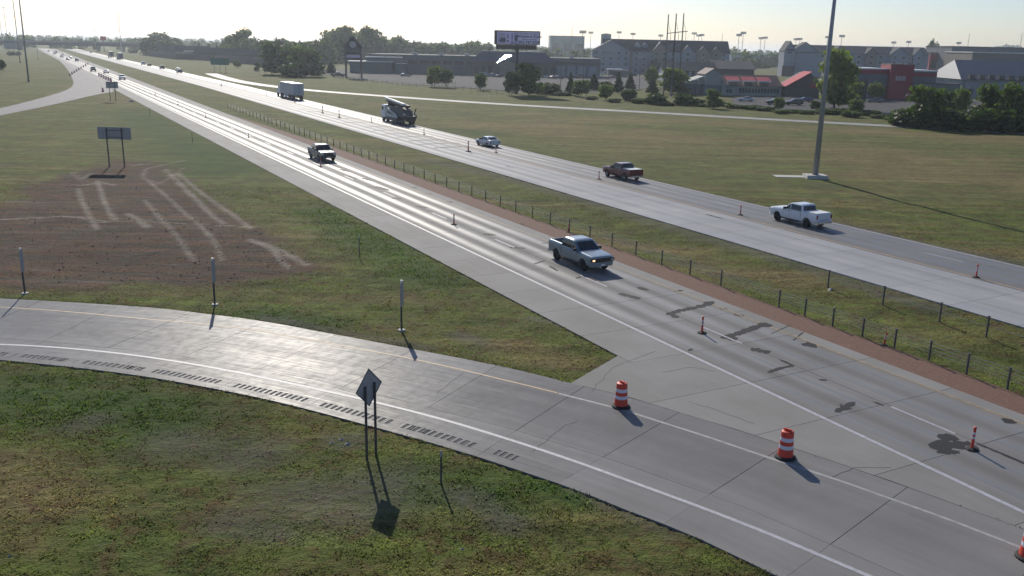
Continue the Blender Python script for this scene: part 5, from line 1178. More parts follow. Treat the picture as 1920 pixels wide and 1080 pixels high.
xs_ = [x for x in np.arange(A_ + 8, B_ - 1, 4.2) if not any(X(p0, Y0) - ox - 1.2 < x < X(p1, Y0) - ox + 1.2 for p0, p1 in ((1110, 1180), (1168, 1186), (1222, 1252), (1278, 1300), (1306, 1330), (1332, 1352)))]
windows(body, xs_, [1.9, 5.2, 8.5, 11.5], -.06)
x0, x1 = X(1218, Y0) - ox, X(1258, Y0) - ox; MB().bx(x0, x1, -8, -2.6, 0, 8).build('entrance_block', M['w_dark'], bl)
for p in (1196, 1210): x = X(p, Y0) - ox; MB().prism_y([(x - 1.6, 15), (x + 1.6, 15), (x + 1.6, 16.4), (x, 17.6), (x - 1.6, 16.4)], 2.2, 6).build('dormer', M['w_blue'], roof)
x0, x1 = X(1151, 500) - ox, X(1169, 500) - ox
gb = building('garage', (X(1159, 470), 470, 0), 0, 'small low shed with a bright white roof edge before the hotel'); MB().bx(-4.5, 5.5, 0, 6, 0, 3.4).build('wall', M['w_tan'], gb); MB().bx(-4.9, 2.5, -.6, 6.4, 3.42, 4.0).build('roof', M['canopy'], gb); MB().bx(-2, 1, -.04, -.002, 0, 2.6).build('door', M['w_dark'], gb)
# water tank far behind the hotel
wt = empty('water_tank', (X(1135, 760), 760, 0), 0, 'pale round water tank standing over the hotel roof', 'water tank'); MB().lathe([(4.2, 0), (4.2, 24.2), (3.9, 25.0), (.01, 25.6)], 18).build('tank', M['w_pale'], wt, True); MB().lathe([(4.35, 24.0), (4.35, 24.4)], 18).build('rim_band', M['galv'], wt)

# ---- low pitched building between the hotel and the restaurant
Y0 = 430.; bl = building('low_hall', (X(1240, Y0), Y0, 0), .02, 'dark roofed low hall with pale walls below the first hotel'); ox = bl.location.x
w2, r2 = MB(), MB(); gable(r2, w2, X(1246, Y0) - ox, X(1345, Y0) - ox, 0, 14, 5.0, 8.6, 'x', .8); o = w2.build('wall', M['w_blue'], bl); r2.build('roof', M['r_dark'], bl)
for p in range(1252, 1340, 12): x = X(p, Y0) - ox; MB().bx(x, x + 1.4, -.1, -.02, 0, 4.6).build('pier', M['w_dark'], o)
w2, r2 = MB(), MB(); gable(r2, w2, X(1350, Y0) - ox, X(1425, Y0) - ox, 6, 26, 6.0, 9.4, 'x', .8); o = w2.build('rear_wall', M['w_dark'], bl); r2.build('rear_roof', M['r_dark'], bl)

# ---- second hotel
Y0 = 560.; bl = building('hotel', (X(1470, Y0), Y0, 0), 0, 'long pale gabled hotel with grey roof behind the red fronted store'); ox = bl.location.x
A_, B_ = X(1492, Y0) - ox, X(1742, Y0) - ox; ze = 14.0; zr = 18.4
w2, r2 = MB(), MB(); gable(r2, w2, A_, B_, 0, 17, ze, zr, 'x'); body = w2.build('wall', M['w_blue'], bl); r2.build('roof', M['r_grey'], bl)
WG = ((1468, 1488, 20.4, 15.0, 'w_blue', -3.), (1486, 1534, 20.0, 15., 'w_blue', .5), (1560, 1584, 18.4, 14.2, 'w_blue', -1.6), (1622, 1644, 17.6, 14.2, 'w_tan', -1.6), (1668, 1700, 18.2, 14.2, 'w_blue', -2.4), (1712, 1732, 17.8, 14.2, 'w_blue', -1.6))
for (p0, p1, zr2, ze2, m, dy) in WG:
    x0, x1 = X(p0, Y0) - ox, X(p1, Y0) - ox; w3, r3 = MB(), MB(); gable(r3, w3, x0, x1, dy, 8.4, ze2, zr2, 'y', .3); o = w3.build('gable_wing', M[m], bl); r3.build('roof', M['r_dark'], o)
    if p0 > 1480: n_ = max(1, int((x1 - x0) / 4)); windows(o, [x0 + (x1 - x0) * (k + .5) / n_ for k in range(n_)], [2.2, 5.6, 9.0, 12.3], dy - .06)
x = (X(1478, Y0) - ox); MB().bx(x - 2.4, x + 2.4, -3.25, -3.05, 15.0, 15.8).build('wall_sign', M['w_dark'], bl); MB().bx(x - 1.5, x + 1.2, -3.25, -3.05, 13.6, 14.3).build('wall_sign', M['w_dark'], bl)
x0, x1 = X(1466, Y0) - ox, X(1489, Y0) - ox; MB().bx(x0, x1, -4, -3.02, 0, 6.2).build('brick_base', M['w_dark'], bl)
windows(body, [x for x in np.arange(A_ + 3, B_ - 1, 4.4) if not any(X(q[0], Y0) - ox - 1.2 < x < X(q[1], Y0) - ox + 1.2 for q in WG)], [2.2, 5.6, 9.0, 12.3], -.06)

# ---- restaurant with red dormer awnings
Y0 = 304.; bl = building('restaurant', (X(1325, Y0), Y0, 0), .03, 'restaurant with red striped dormer awnings and a red gable roof'); ox = bl.location.x
def q(px): return X(px, Y0) - ox
w2, r2 = MB(), MB(); gable(r2, w2, q(1326), q(1357), 0, 12, 6.6, 8.4, 'y', .25); o = w2.build('gable_block', M['w_pale'], bl); r2.build('roof', M['r_redbrown'], o); MB().bx(q(1324), q(1357) + .05, -.12, -.02, 0, 3.2).build('dark_base', M['w_teal'], o)
MB().bx(q(1285), q(1326) - .02, 2, 12, 0, 3.4).build('low_wing', M['w_teal'], bl); MB().prism_y([(q(1285), 3.42), (q(1326), 3.42), (q(1326), 6.0)], 2, 12).build('lean_to_roof', M['w_pale'], bl)
w3 = MB().bx(q(1357) + .03, q(1475), 1.0, 14, 0, 3.4).build('wall', M['w_pale'], bl)
MB().prism_x([(.2, 3.2), (7.5, 6.6), (14.8, 3.2)], q(1357) + .05, q(1475)).build('main_roof', M['r_redbrown'], bl)
MB().prism_y([(q(1357) + .04, 0), (q(1384), 0), (q(1357) + .04, 4.9)], -1.2, .95).build('front_gable', M['w_pale'], bl)
for p in range(1366, 1378, 6): MB().bx(q(p), q(p) + .8, -1.28, -1.22, .9, 2.1).build('window', M['win'], w3)
for p in range(1394, 1472, 6): MB().bx(q(p), q(p) + .75, .9, .98, .9, 2.4).build('window', M['win'], w3)
for p in (1379, 1409, 1438):
    x = q(p); d = MB().prism_x([(-.2, 3.4), (3.0, 3.4), (3.0, 5.7), (.9, 5.2)], x - 1.4, x + 1.6).build('dormer', M['w_tan'], bl)
    aw = MB(); aw.add([(x - 2.2, -.9, 4.75), (x + 2.2, -.9, 4.75), (x + 2.2, 2.8, 5.95), (x - 2.2, 2.8, 5.95), (x - 2.2, -.9, 4.9), (x + 2.2, -.9, 4.9), (x + 2.2, 2.8, 6.1), (x - 2.2, 2.8, 6.1)], [(3, 2, 1, 0), (4, 5, 6, 7), (0, 1, 5, 4), (1, 2, 6, 5), (2, 3, 7, 6), (3, 0, 4, 7)]); aw.build('awning', M['r_red'], d); MB().bx(x - 2.2, x + 2.2, -.98, -.91, 4.5, 4.92).build('awning_stripe', M['canopy'], d)
x0, x1 = q(1480), q(1545); w4 = MB().prism_y([(x0, 0), (x1, 0), (x1, 4.6), ((x0 + x1) / 2 + 2, 7.9), (x0, 3.4)], -.5, 10).build('sign_gable', M['w_dark'], bl)
rr_ = MB(); xm = (x0 + x1) / 2 + 2; rr_.add([(x0 - .6, -2.4, 3.3), (x0 - .6, 6, 3.3), (xm, 6, 8.1), (xm, -2.4, 8.1), (x0 - .6, -2.4, 3.5), (x0 - .6, 6, 3.5), (xm, 6, 8.3), (xm, -2.4, 8.3)], [(0, 1, 2, 3), (7, 6, 5, 4), (0, 4, 5, 1), (1, 5, 6, 2), (2, 6, 7, 3), (3, 7, 4, 0)]); rr_.build('red_roof', M['r_red'], bl)
MB().bx(xm + .2, xm + 3.0, -.72, -.52, 3.2, 3.6).build('red_sign_bar', M['r_red'], w4); MB().bx(xm + .2, xm + 3.0, -.72, -.52, 4.0, 4.4).build('red_sign_bar', M['r_red'], w4)
# ---- grey store with the red pylon
Y0 = 306.; bl = building('retail_building', (X(1585, Y0), Y0, 0), -.06, 'flat grey store with red fascia band and a square red entrance pylon'); ox = bl.location.x
w5 = MB().bx(q(1578), q(1668), 0, 22, 0, 9.2).build('wall', M['w_grey'], bl); MB().bx(q(1578), q(1668), -.25, -.02, 8.0, 9.4).build('red_fascia', M['w_red'], bl); MB().bx(q(1578), q(1668), -.35, 22, 9.42, 9.75).build('parapet_cap', M['trim'], bl)
MB().bx(q(1600), q(1632), -.3, -.03, 0, 5.6).build('shop_window', M['win'], w5); MB().bx(q(1578), q(1630), -1.6, -.02, 5.65, 6.2).build('entrance_canopy', M['w_dark'], bl)
py_ = MB().bx(q(1668) + .02, q(1711), -2.2, 8, 0, 11.0).build('red_pylon', M['w_red'], bl); text_obj('BBB', 'lettering', py_, (q(1688), -2.26, 6.7), 2.0, M['trim'])
MB().bx(q(1668), q(1711) + .05, -2.25, 8.05, 11.02, 11.3).build('parapet_cap', M['w_dark'], bl)
MB().bx(q(1711) + .05, q(1760), 1, 22, 0, 9.0).build('right_wall', M['w_grey'], bl); MB().bx(q(1711) + .06, q(1760), .75, .98, 7.4, 8.6).build('red_fascia', M['w_red'], bl); MB().bx(q(1711) + .06, q(1760), .4, 22, 9.02, 9.5).build('parapet_cap', M['trim'], bl)
MB().bx(q(1711) + .06, q(1795), -4, .7, 0, 5.2).build('front_wing', M['w_teal'], bl); MB().bx(q(1711) + .06, q(1795), -4.1, .7, 5.22, 5.6).build('roof_edge', M['w_dark'], bl)
arch = [(q(1764) + 2 * math.cos(a_) , 1.6 + 2 * math.sin(a_)) for a_ in np.linspace(0, math.pi, 10)]; MB().prism_y([(q(1764) + 2, 0.0)] + arch + [(q(1764) - 2, 0.0)], -4.12, -4.02).build('arched_entrance', M['w_dark'], bl)
# ---- dark gabled bank on the right
Y0 = 325.; bl = building('bank_building', (X(1815, Y0), Y0, 0), -.05, 'blue glass building under a wide dark sloped roof at the right edge'); ox = bl.location.x
MB().bx(q(1812), q(1990), 0, 24, 0, 6.4).build('wall', M['w_blue'], bl); 
MB().bx(q(1818), q(1906), -.3, -.02, .8, 5.8).build('glass_wall', M['blue_glass'], bl)
sr = MB(); sr.add([(q(1806), -1.5, 6.4), (q(2000), -1.5, 6.4), (q(2000), 14, 12.9), (q(1823), 14, 12.9), (q(1806), 29, 6.4), (q(2000), 29, 6.4)], [(0, 1, 2, 3), (4, 3, 2, 5), (0, 3, 4), (1, 5, 2), (0, 4, 5, 1)]); roof = sr.build('roof', M['r_blue'], bl)
for p in range(1828, 1920, 18): x = q(p); MB().bx(x - .9, x + .9, -1.0, .8, 6.7, 8.0).build('dormer_window', M['win'], roof)
for p in range(1824, 1906, 17): x = q(p); MB().bx(x, x + 1.9, -.4, -.31, 1.4, 3.2).build('window', M['win'], bl)
MB().bx(q(1906) + .05, q(1916), -1.4, -.02, 0, 6.38).build('pier', M['w_dark'], bl)
# ---- buildings farther back
def block(px0, px1, Y, top_py, base, label, mat, depth=30, roofm='r_grey', extra=None, name='warehouse'):
    r = building(name, (X((px0 + px1) / 2, Y), Y, 0), 0, label); w = (X(px1, Y) - X(px0, Y)) / 2; h = Zt((px0 + px1) / 2, top_py, Y)
    o = MB().bx(-w, w, 0, depth, 0, h).build('wall', M[mat], r); MB().bx(-w - .3, w + .3, -.3, depth + .3, h + .01, h + .5).build('roof', M[roofm], r)
    n_ = max(2, int(w / 5))
    for k in range(n_): x = -w + 2 * w * (k + .5) / n_; MB().bx(x - w / n_ * .6, x + w / n_ * .6, -.08, -.01, h * .35, h * .7).build('window_band', M['win'], o)
    return r
block(1031, 1095, 1050, 68, 0, 'pale blue warehouse on the horizon right of the billboard', 'w_pale', 60)
block(1784, 1990, 620, 90, 0, 'long grey hall behind the bank building', 'w_grey', 40, 'r_dark')
block(1824, 1925, 470, 100, 0, 'tan brick hall with pale roof line behind the bank', 'w_tan', 30, 'canopy')
block(1372, 1470, 900, 104, 0, 'low pale housing block between the two hotels', 'w_blue', 30)
block(1745, 1785, 640, 100, 0, 'small red brown building right of the second hotel', 'w_red', 20, 'r_dark')
for i, (p0, p1) in enumerate(((22, 40), (48, 66), (70, 84))): block(p0, p1, 1500, 73.5, 0, '%s white building from the left beyond the overpass' % ORD[i], 'canopy', 30)
hs = building('house', (X(356, 690), 690, 0), .2, 'dark house with a pale porch roof behind the sound wall'); hw_, hr_ = MB(), MB(); gable(hr_, hw_, -10, 12, 0, 12, 5.2, 8.6, 'x', .6); o = hw_.build('wall', M['w_tan'], hs); hr_.build('roof', M['r_dark'], hs); MB().bx(-4, 4.5, -2.5, -.02, 5.0, 5.3).build('porch_roof', M['canopy'], hs); windows(o, [-6, -1, 4, 9], [2.4], -.06)
for i, (p, Y_) in enumerate(((388, 640), (424, 610), (318, 740), (462, 600))):
    hs = building('house', (X(p, Y_), Y_, 0), .1 * i, '%s dark roofed house from the left behind the sound wall' % ORD[[1, 2, 0, 3][i]]); hw_, hr_ = MB(), MB(); gable(hr_, hw_, -9, 9, 0, 11, 4.6, 8.2, 'x', .6); o = hw_.build('wall', M['w_dark'], hs); hr_.build('roof', M['r_dark'], hs); windows(o, [-5, 0, 5], [2.2], -.06)
# sound wall of dark boards between posts, on the left
swp = [P(*p) for p in [(278, 104.5), (300, 108), (330, 111.5), (370, 113), (400, 115), (440, 118.5), (480, 122), (510, 125)]]; sw = empty('sound_wall', swp[0], 0, 'dark board sound wall behind the green guide sign', 'wall')
for a, b in zip(swp[:-1], swp[1:]):
    d = b - a; n_ = max(1, int(d.length / 9))
    for k in range(n_):
        c0 = a.lerp(b, k / n_) - swp[0]; c1 = a.lerp(b, (k + 1) / n_) - swp[0]; m_ = (c0 + c1) / 2; L_ = (c1 - c0).length
        MB().box((m_.x, m_.y, 1.9), (L_ - .35, .2, 3.9), math.atan2(d.y, d.x)).build('panel', M['w_dark'], sw); MB().box((c0.x, c0.y, 2.05), (.4, .4, 4.3), math.atan2(d.y, d.x)).build('post', M['galv_dark'], sw)
# ---- overpass across the highway far left
ov0, ov1 = PY(-140, 85, 860), PY(300, 85, 930); ov = empty('overpass', (0, 0, 0), 0, 'long dark road overpass crossing the highway in the haze', 'bridge'); d = ov1 - ov0; an = math.atan2(d.y, d.x); L_ = Vector((d.x, d.y, 0)).length; mid_ = (ov0 + ov1) / 2
M['bridge'] = simple('bridge_concrete', (.17, .17, .175), .85, var=.1, scale=.4); M['bridge_dark'] = simple('bridge_girder', (.06, .06, .065), .8, var=.15)
MB().box((mid_.x, mid_.y, 6.3), (L_, 12, 2.8), an).build('girders', M['bridge_dark'], ov); MB().box((mid_.x, mid_.y, 7.9), (L_, 13, .4), an).build('deck', M['bridge'], ov)
for sg in (1, -1): MB().box((mid_.x - math.sin(an) * 6.3 * sg, mid_.y + math.cos(an) * 6.3 * sg, 8.6), (L_, .3, 1.0), an).build('parapet', M['bridge'], ov)
for k in range(9):
    f = (k + .5) / 9; p = ov0.lerp(ov1, f); s_, t_ = toST(p.x, p.y)
    if -6 < t_ < 9 or 20 < t_ < 40: continue
    MB().box((p.x, p.y, 3.05), (2.2, 10, 6.1), an).build('pier', M['bridge'], ov)
# ================================================================== BILLBOARD, STORE SIGN, POLES, MASTS
Yb = 284.; bb = empty('billboard', (X(970, Yb), Yb, 0), .10, 'large two sided billboard on one dark pole above the store', 'billboard')
zt_, zb_ = Zt(970, 57.5, Yb), Zt(970, 84, Yb); wL = X(927, Yb) - bb.location.x; wR = X(1012.5, Yb) - bb.location.x
MB().tube((0, .9, -.3), (0, .9, zb_ + .5), .55, .5, 14).build('pole', M['galv_dark'], bb)
fr = MB().bx(wL, wR, .0, 2.0, zb_, zt_).build('frame', M['galv_dark'], bb)
M['bb_face'] = simple('billboard_vinyl', (.88, .76, .95), .6, var=.05, scale=.3); M['bb_dark'] = simple('billboard_print_dark', (.05, .045, .10), .6, var=.15, scale=1.); M['bb_mid'] = simple('billboard_print_mid', (.42, .36, .56), .6, var=.2, scale=1.)
M['bb_pink'] = simple('billboard_print_pink', (.85, .66, .88), .6, var=.08, scale=.5)
sp = wL + (wR - wL) * .53; fc = MB().bx(sp, wR - .25, -.06, -.005, zb_ + .25, zt_ - .35).build('face', M['bb_face'], bb); f2 = MB().bx(wL + .7, sp - .05, -.06, -.005, zb_ + .25, zt_ - .35).build('picture_face', M['bb_pink'], bb)
H_ = zt_ - zb_; W2 = sp - wL
for (u0, u1, v0, v1, m) in ((.05, .13, .08, .95, 'bb_mid'), (.14, .40, .12, .48, 'bb_dark'), (.16, .38, .50, .86, 'bb_mid'), (.19, .35, .55, .80, 'bb_face'), (.18, .36, .16, .42, 'bb_mid'), (.46, .54, .15, .30, 'bb_dark'), (.45, .55, .4, .85, 'bb_mid'), (.66, .74, .1, .9, 'bb_mid'), (.80, .97, .14, .95, 'bb_mid'), (.83, .94, .25, .7, 'bb_dark'), (.62, .97, .05, .10, 'bb_dark')):
    MB().bx(wL + .7 + (W2 - .8) * u0, wL + .7 + (W2 - .8) * u1, -.085, -.063, zb_ + .25 + (H_ - .6) * v0, zb_ + .25 + (H_ - .6) * v1).build('printed_window', M[m], f2)
cx = (sp + wR) / 2 - .1
for txt, f, sz, bo in (('The Smart Company', .86, .78, 0), ('Windows & Doors', .63, .98, .025), ('lifetime warranty', .40, .66, 0), ('855-747-2234', .15, 1.12, .03)): text_obj(txt, 'lettering', fc, (cx, -.075, zb_ + .25 + (H_ - .6) * f), sz, M['bb_dark'], bold=bo)
MB().bx(wL + 1, wR - .8, -1.4, -.1, zb_ - .5, zb_ - .3).build('catwalk', M['galv_dark'], bb)
for k in range(6): x = wL + 1.5 + k * 2.3; MB().tube((x, -.05, zb_ - .4), (x, -1.5, zb_ - .1), .05, n=5).build('lamp_arm', M['galv_dark'], bb)
MB().bx(wL + .5, wR - 1, .2, 1.8, zb_ - 1.4, zb_ - .02).build('under_truss', M['galv_dark'], bb)
Ys = 383.; ss_ = empty('pylon_sign', (X(662, Ys), Ys, 0), 0, 'dark two post pylon sign with peaked top in front of the store', 'sign')
for px in (648, 677): MB().tube((X(px, Ys) - ss_.location.x, 0, -.3), (X(px, Ys) - ss_.location.x, 0, 12.4), .42, n=10).build('post', M['galv_dark'], ss_)
xl, xr = X(642, Ys) - ss_.location.x, X(683, Ys) - ss_.location.x
MB().prism_y([(xl + 1.2, 10.6), (xr - 1.2, 10.6), (xr - .5, 12.4), (0.6, 16.4), (-.6, 16.4), (xl + .5, 12.4)], -.35, .35).build('peaked_panel', M['r_dark'], ss_)
MB().lathe([(1.35, -.05), (1.35, .05), (1.0, .06), (.001, .06)], 18, (0, -.42, 13.4), 'y').build('round_emblem', M['sign_back'], ss_)
for z in (7.0, 8.2, 9.4): MB().bx(xl + 1.2, xr - 1.2, -.2, .2, z, z + .95).build('panel', M['r_dark'] if z != 8.2 else M['bb_mid'], ss_)
# three pole power structure with cross arms
pw = empty('power_pole_structure', P(1255, 181), 0, 'three tall wooden power poles joined by a cross arm', 'power pole'); o3 = Vector(pw.location)
pp = [(P(1244, 177), 25.2), (P(1258, 181), 25.0), (P(1272, 176), 25.8)]; tops = []
for b_, h_ in pp: MB().tube(b_ - o3 - Vector((0, 0, .5)), b_ - o3 + Vector((0, 0, h_)), .27, .17, 10).build('pole', M['pole_wood'], pw); tops.append(b_ - o3 + Vector((0, 0, h_)))
MB().tube(tops[0] + Vector((0, 0, -5.9)), tops[2] + Vector((1.6, 0, -5.6)), .13, n=6).build('cross_arm', M['pole_wood'], pw); MB().tube(tops[0] + Vector((-1.5, 0, -9.)), tops[2] + Vector((0, 0, -9.2)), .11, n=6).build('cross_arm', M['pole_wood'], pw)
for t_ in tops:
    MB().tube(t_ + Vector((.05, 0, -2.2)), t_ + Vector((1.1, 0, -5.8)), .05, n=5).build('brace', M['pole_wood'], pw); MB().tube(t_ + Vector((1.1, 0, -5.8)), t_ + Vector((1.1, 0, -9.)), .06, n=5).build('insulator_string', M['galv_dark'], pw)
for sg, t_ in ((1, tops[0]), (-1, tops[2])):
    pts = [t_ + Vector((-sg * 60 * f, 40 * f, -9 - 7 * math.sin(math.pi * f * .5))) for f in np.linspace(0, 1, 8)]; mb = MB()
    for a, b in zip(pts[:-1], pts[1:]): mb.tube(a, b, .03, n=4, cap=False)
    mb.build('wire', M['galv_dark'], pw, fix=False)
# ball field lights and masts on the horizon
FL = [(1093, 59, 560), (1108, 60.5, 800), (1161, 60, 800), (1187, 63, 800), (1239, 66, 800), (1302, 62, 800), (1310, 66, 850), (1316, 65, 800), (1386, 65, 700), (1394, 61, 700), (1427, 71, 800), (1435, 70, 800), (1493, 73, 800), (1500, 72.5, 800), (1579, 67, 700), (1552, 69, 800), (1676, 79, 800), (1704, 78, 800), (1798, 80, 800)]
for i, (px, py, Y_) in enumerate(FL):
    b_ = PY(px, py, Y_); r = empty('field_light', (b_.x, b_.y, 0), 0, '%s field light from the left above the hotel roofs' % ORD[sorted(f_[0] for f_ in FL).index(px)], 'field light', 'field lights on the horizon'); h_ = b_.z
    MB().tube((0, 0, 0), (0, 0, h_), .28, .16, 6).build('mast', M['galv'], r); w_ = 2.1
    for z in (h_ - .7, h_ + .2): MB().bx(-w_, w_, -.3, .3, z - .4, z + .35).build('lamp_bank', M['galv'], r)
for px, pt, pb, Y_, w_, lab in ((221, 20, 97, 900, .5, 'lattice radio mast above the outgoing trucks'), (705, 37, 66, 1400, .5, 'thin red grey mast above the background wood'), (1073, 50, 90, 700, .25, 'slim pole right of the billboard'), (1818, 63, 88, 1000, .35, 'thin mast above the right hall'), (317, 36, 66, 1800, .4, 'faint mast above the left horizon trees'), (177, 40, 62, 1800, .4, 'faint mast left of the lattice mast'), (146, 32, 62, 1900, .4, 'faint tall mast above the far queue'), (817, 40, 70, 1900, .35, 'faint mast above the store'), (1355, 62, 82, 900, .3, 'thin pole right of the power poles'), (1917, 62, 95, 800, .3, 'thin pole at the right picture edge')):
    t_ = PY(px, pt, Y_); r = empty('radio_mast', (t_.x, t_.y, 0), 0, lab, 'mast'); mb = MB()
    for k in range(3):
        a_ = k * 2.094; mb.tube((w_ * math.cos(a_), w_ * math.sin(a_), 0), (.15 * math.cos(a_), .15 * math.sin(a_), t_.z), .09, .06, 5)
    mb.build('legs', M['galv'], r); br = MB(); n_ = 14
    for k in range(n_):
        z0_, z1_ = t_.z * k / n_, t_.z * (k + 1) / n_
        for j in range(3):
            f0, f1 = w_ + (.15 - w_) * k / n_, w_ + (.15 - w_) * (k + 1) / n_; a_, b2 = j * 2.094, (j + 1) * 2.094; br.tube((f0 * math.cos(a_), f0 * math.sin(a_), z0_), (f1 * math.cos(b2), f1 * math.sin(b2), z1_), .04, n=4)
    br.build('bracing', M['galv'], r)
orange_b = empty('billboard', (X(196, 900), 900, 0), 0, 'small orange red sign board over the far outgoing lanes', 'billboard'); zc = Zt(196, 72, 900); MB().tube((0, 0, 0), (0, 0, zc - 1.5), .3, n=8).build('pole', M['galv_dark'], orange_b); MB().bx(-2.8, 2.8, -.2, .2, zc - 2., zc + 2.).build('panel', simple('orange_board', (.62, .12, .07), .6), orange_b)
# lot light poles with bright heads
for i, (px, py, pt) in enumerate(((772, 142, 99), (820, 141, 85), (915, 142, 88), (864, 143, 87), (1051, 160, 101), (1093, 158, 92), (1198, 170, 108), (1304, 178, 150))):
    b_ = P(px, py); r = empty('lot_light', b_, .4, '%s parking lot lamp from the left' % ORD[sorted((772, 820, 915, 864, 1051, 1093, 1198, 1304)).index(px)], 'lamp post', 'parking lot lamps'); h_ = Zt(px, pt, b_.y); MB().tube((0, 0, -.2), (0, 0, h_), .12, .09, 8).build('mast', M['galv_dark'], r); MB().box((0, 0, h_ + .12), (1.6, .6, .22)).build('lamp_head', M['roof_white'], r)
# right-of-way fence below the store
fp = [P(*p) for p in [(628, 147), (655, 151), (760, 162), (880, 171), (960, 180)]]; fe = empty('chain_fence', fp[0], 0, 'low wire fence along the edge of the store lot', 'fence'); o3 = Vector(fe.location); pm = MB().tube((0, 0, -.2), (0, 0, 1.5), .05, n=6).mesh('post', M['galv_dark']); prev = None
pts = [q_[0] for q_ in resample(fp, 4.0)]
for p in pts: inst(pm, 'post', fe, p - o3)
for z in (.25, .55, .85, 1.15, 1.45):
    mb = MB()
    for a, b in zip(pts[:-1], pts[1:]): mb.tube(a - o3 + Vector((0, 0, z)), b - o3 + Vector((0, 0, z)), .018, n=4, cap=False)
    mb.build('wire', M['galv_dark'], fe, fix=False)
# ---- parked cars
PK = [('sedan', 1398, 190, 2.9, 'pale', 'white car parked before the restaurant'), ('suv', 1452, 196, 3.1, 'black', 'black suv parked left of the pair before the restaurant'), ('suv', 1488, 197, 3.1, 'dark', 'dark suv parked right of the black suv'), ('sedan', 1508, 191, 3.1, 'blue', 'blue car parked behind the dark suv'), ('suv', 1596, 193, 3.1, 'black', 'black suv parked near the light young tree'), ('sedan', 1640, 192, 3.1, 'grey', 'grey car parked before the grey store'), ('suv', 1773, 197, 3.1, 'grey', 'grey suv parked before the arched entrance'), ('sedan', 1905, 196, 3.1, 'silver', 'silver car parked at the right edge'),
      ('suv', 910, 143, 1.0, 'white', 'white suv left of the store entrance'), ('suv', 926, 144, 1.0, 'silver', 'silver suv at the store entrance'), ('sedan', 936, 145, 1.2, 'grey', 'grey car right of the store entrance'), ('sedan', 1024, 146, 2.9, 'silver', 'silver car left of two dark cars by the blue roof'), ('sedan', 1036, 147.5, 2.9, 'black', 'first dark car by the blue roof'), ('suv', 1047, 148, 2.9, 'blue', 'second dark car by the blue roof'), ('suv', 1088, 146, 2.9, 'black', 'black suv before the pale storefront panels'), ('sedan', 1118, 146, 2.9, 'silver', 'silver car at the right end of the store'), ('suv', 1134, 141, 2.9, 'white', 'white suv beside the hotel drive'), ('sedan', 1146, 147, 2.9, 'grey', 'grey car in the drive below the shed'), ('sedan', 1186, 143, 2.9, 'black', 'black car left in the hotel drive'), ('suv', 1176, 142, 2.9, 'dark', 'dark suv left in the hotel drive'), ('pickup', 634, 144, .4, 'black', 'black pickup parked by the conical trees'), ('sedan', 760, 143.5, .4, 'grey', 'grey car parked before the white canopies')]
for kd, px, py, hd, colr, lab in PK: p = P(px, py, .045); vehicle(kd, 'pickup_truck' if kd == 'pickup' else kd, p, hd, PT[colr], lab, 'pickup' if kd == 'pickup' else 'car', 'cars parked in the far side lots', detail=0)
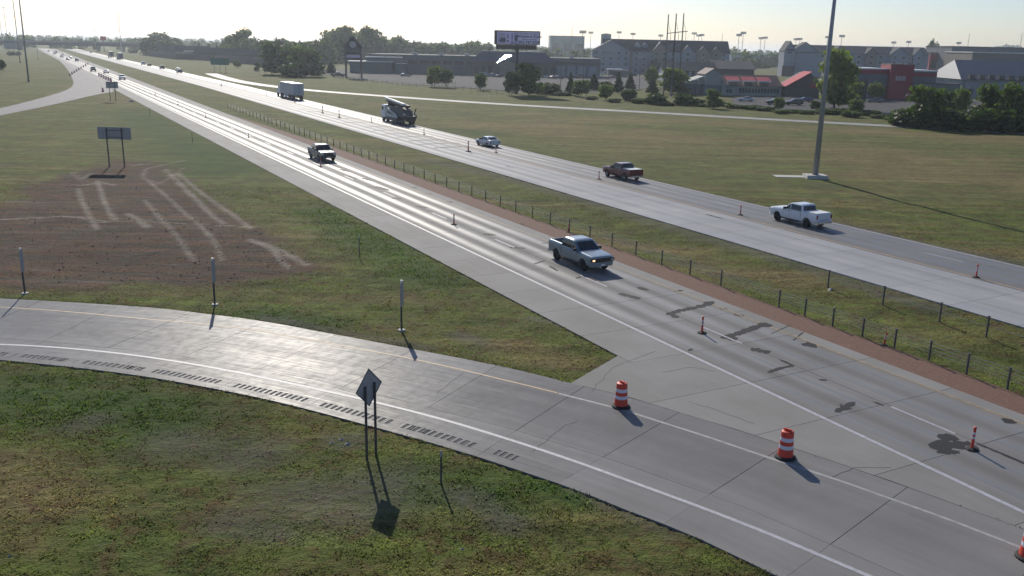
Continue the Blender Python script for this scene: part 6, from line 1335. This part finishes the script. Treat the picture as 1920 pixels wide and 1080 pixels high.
# ---- stones and scraps lying in the grass
stn = MB(); g = random.Random(5)
def pebble(p, r):
    vs = []
    for k in range(6): a_ = k * 1.047 + g.uniform(-.3, .3); vs.append((p.x + math.cos(a_) * r * g.uniform(.7, 1.2), p.y + math.sin(a_) * r * g.uniform(.6, 1.1), p.z - .02))
    stn.add(vs + [(p.x + r * .2, p.y, p.z + r * .5)], [(i, (i + 1) % 6, 6) for i in range(6)])
for px, py, r_ in [(1005, 912, .10), (18, 1046, .11), (866, 1033, .09), (255, 353, .3), (875, 606, .06), (847, 600, .05), (340, 564, .06), (1557, 538, .28), (1475, 1000, .02), (668, 1005, .06), (160, 702, .05), (262, 722, .05), (200, 876, .05), (1363, 323, .09), (1420, 333, .08), (1013, 384, .14), (975, 350, .1), (1040, 392, .08), (1622, 573, .07), (1620, 548, .06), (1540, 598, .05), (1660, 604, .05), (245, 191, .9), (640, 168, .3), (1818, 392, .1), (1720, 404, .15), (1676, 397, .12), (1736, 410, .1), (640, 828, .14), (622, 833, .12), (652, 835, .16)] + [(g.uniform(0, 1100), g.uniform(880, 1070), g.uniform(.015, .035)) for _ in range(90)] + [(g.uniform(500, 1000), g.uniform(420, 640), g.uniform(.02, .05)) for _ in range(40)] + [(g.uniform(800, 1900), g.uniform(330, 640), g.uniform(.02, .07)) for _ in range(70)]:
    b_ = P(px, py); b_.z = gz(b_)
    if float(road_dist(np.array([b_.x]), np.array([b_.y]))[0]) > -.1 or float(poly_sd(np.array([b_.x]), np.array([b_.y]), RAMP_POLY)[0]) > -.1: continue
    pebble(b_, r_)
stn2 = stn; stn = MB()
for _ in range(420):
    b_ = P(g.uniform(20, 560), g.uniform(330, 530)); b_.z = gz(b_)
    if float(poly_sd(np.array([b_.x]), np.array([b_.y]), [(p.x, p.y) for p in DIRT])[0]) > .3: pebble(b_, g.uniform(.04, .16))
for _ in range(260):      # weeds' soil lumps and litter along the pavement edges
    s_ = g.uniform(20, 90); b_ = ST(s_, TA_L - g.uniform(.05, .5)) if s_ > 35 else ST(s_, g_out(s_) + g.uniform(.2, .6)); b_.z = gz(b_); pebble(b_, g.uniform(.02, .06))
clod = stn.build('soil_clods', simple('dry_clod', (.16, .11, .085), .95, var=.3)); tag(clod, 'brown soil clods lying on the torn up dirt and pavement edges', 'soil', kind='stuff'); stn = stn2
o = stn.build('stones', simple('pale_stone', (.30, .28, .25), .85, var=.2)); tag(o, 'small pale stones and scraps scattered in the roadside grass', 'stones', kind='stuff')
# ================================================================== HAZE
hz = MB().bx(-9500, 9500, -400, 9500, -1.2, 46).build('haze', M['ground']); hz.data.materials.clear()
hm = bpy.data.materials.new('haze_air'); hm.use_nodes = True; hn = hm.node_tree.nodes
for n_ in list(hn):
    if n_.type != 'OUTPUT_MATERIAL': hn.remove(n_)
pv = hn.new('ShaderNodeVolumePrincipled'); pv.inputs['Color'].default_value = (.80, .88, .97, 1); pv.inputs['Density'].default_value = .00016; pv.inputs['Anisotropy'].default_value = .55
hm.node_tree.links.new(pv.outputs[0], [n_ for n_ in hn if n_.type == 'OUTPUT_MATERIAL'][0].inputs['Volume']); hz.data.materials.append(hm)
tag(hz, 'thin pale summer haze over the whole view', 'haze', kind='stuff')
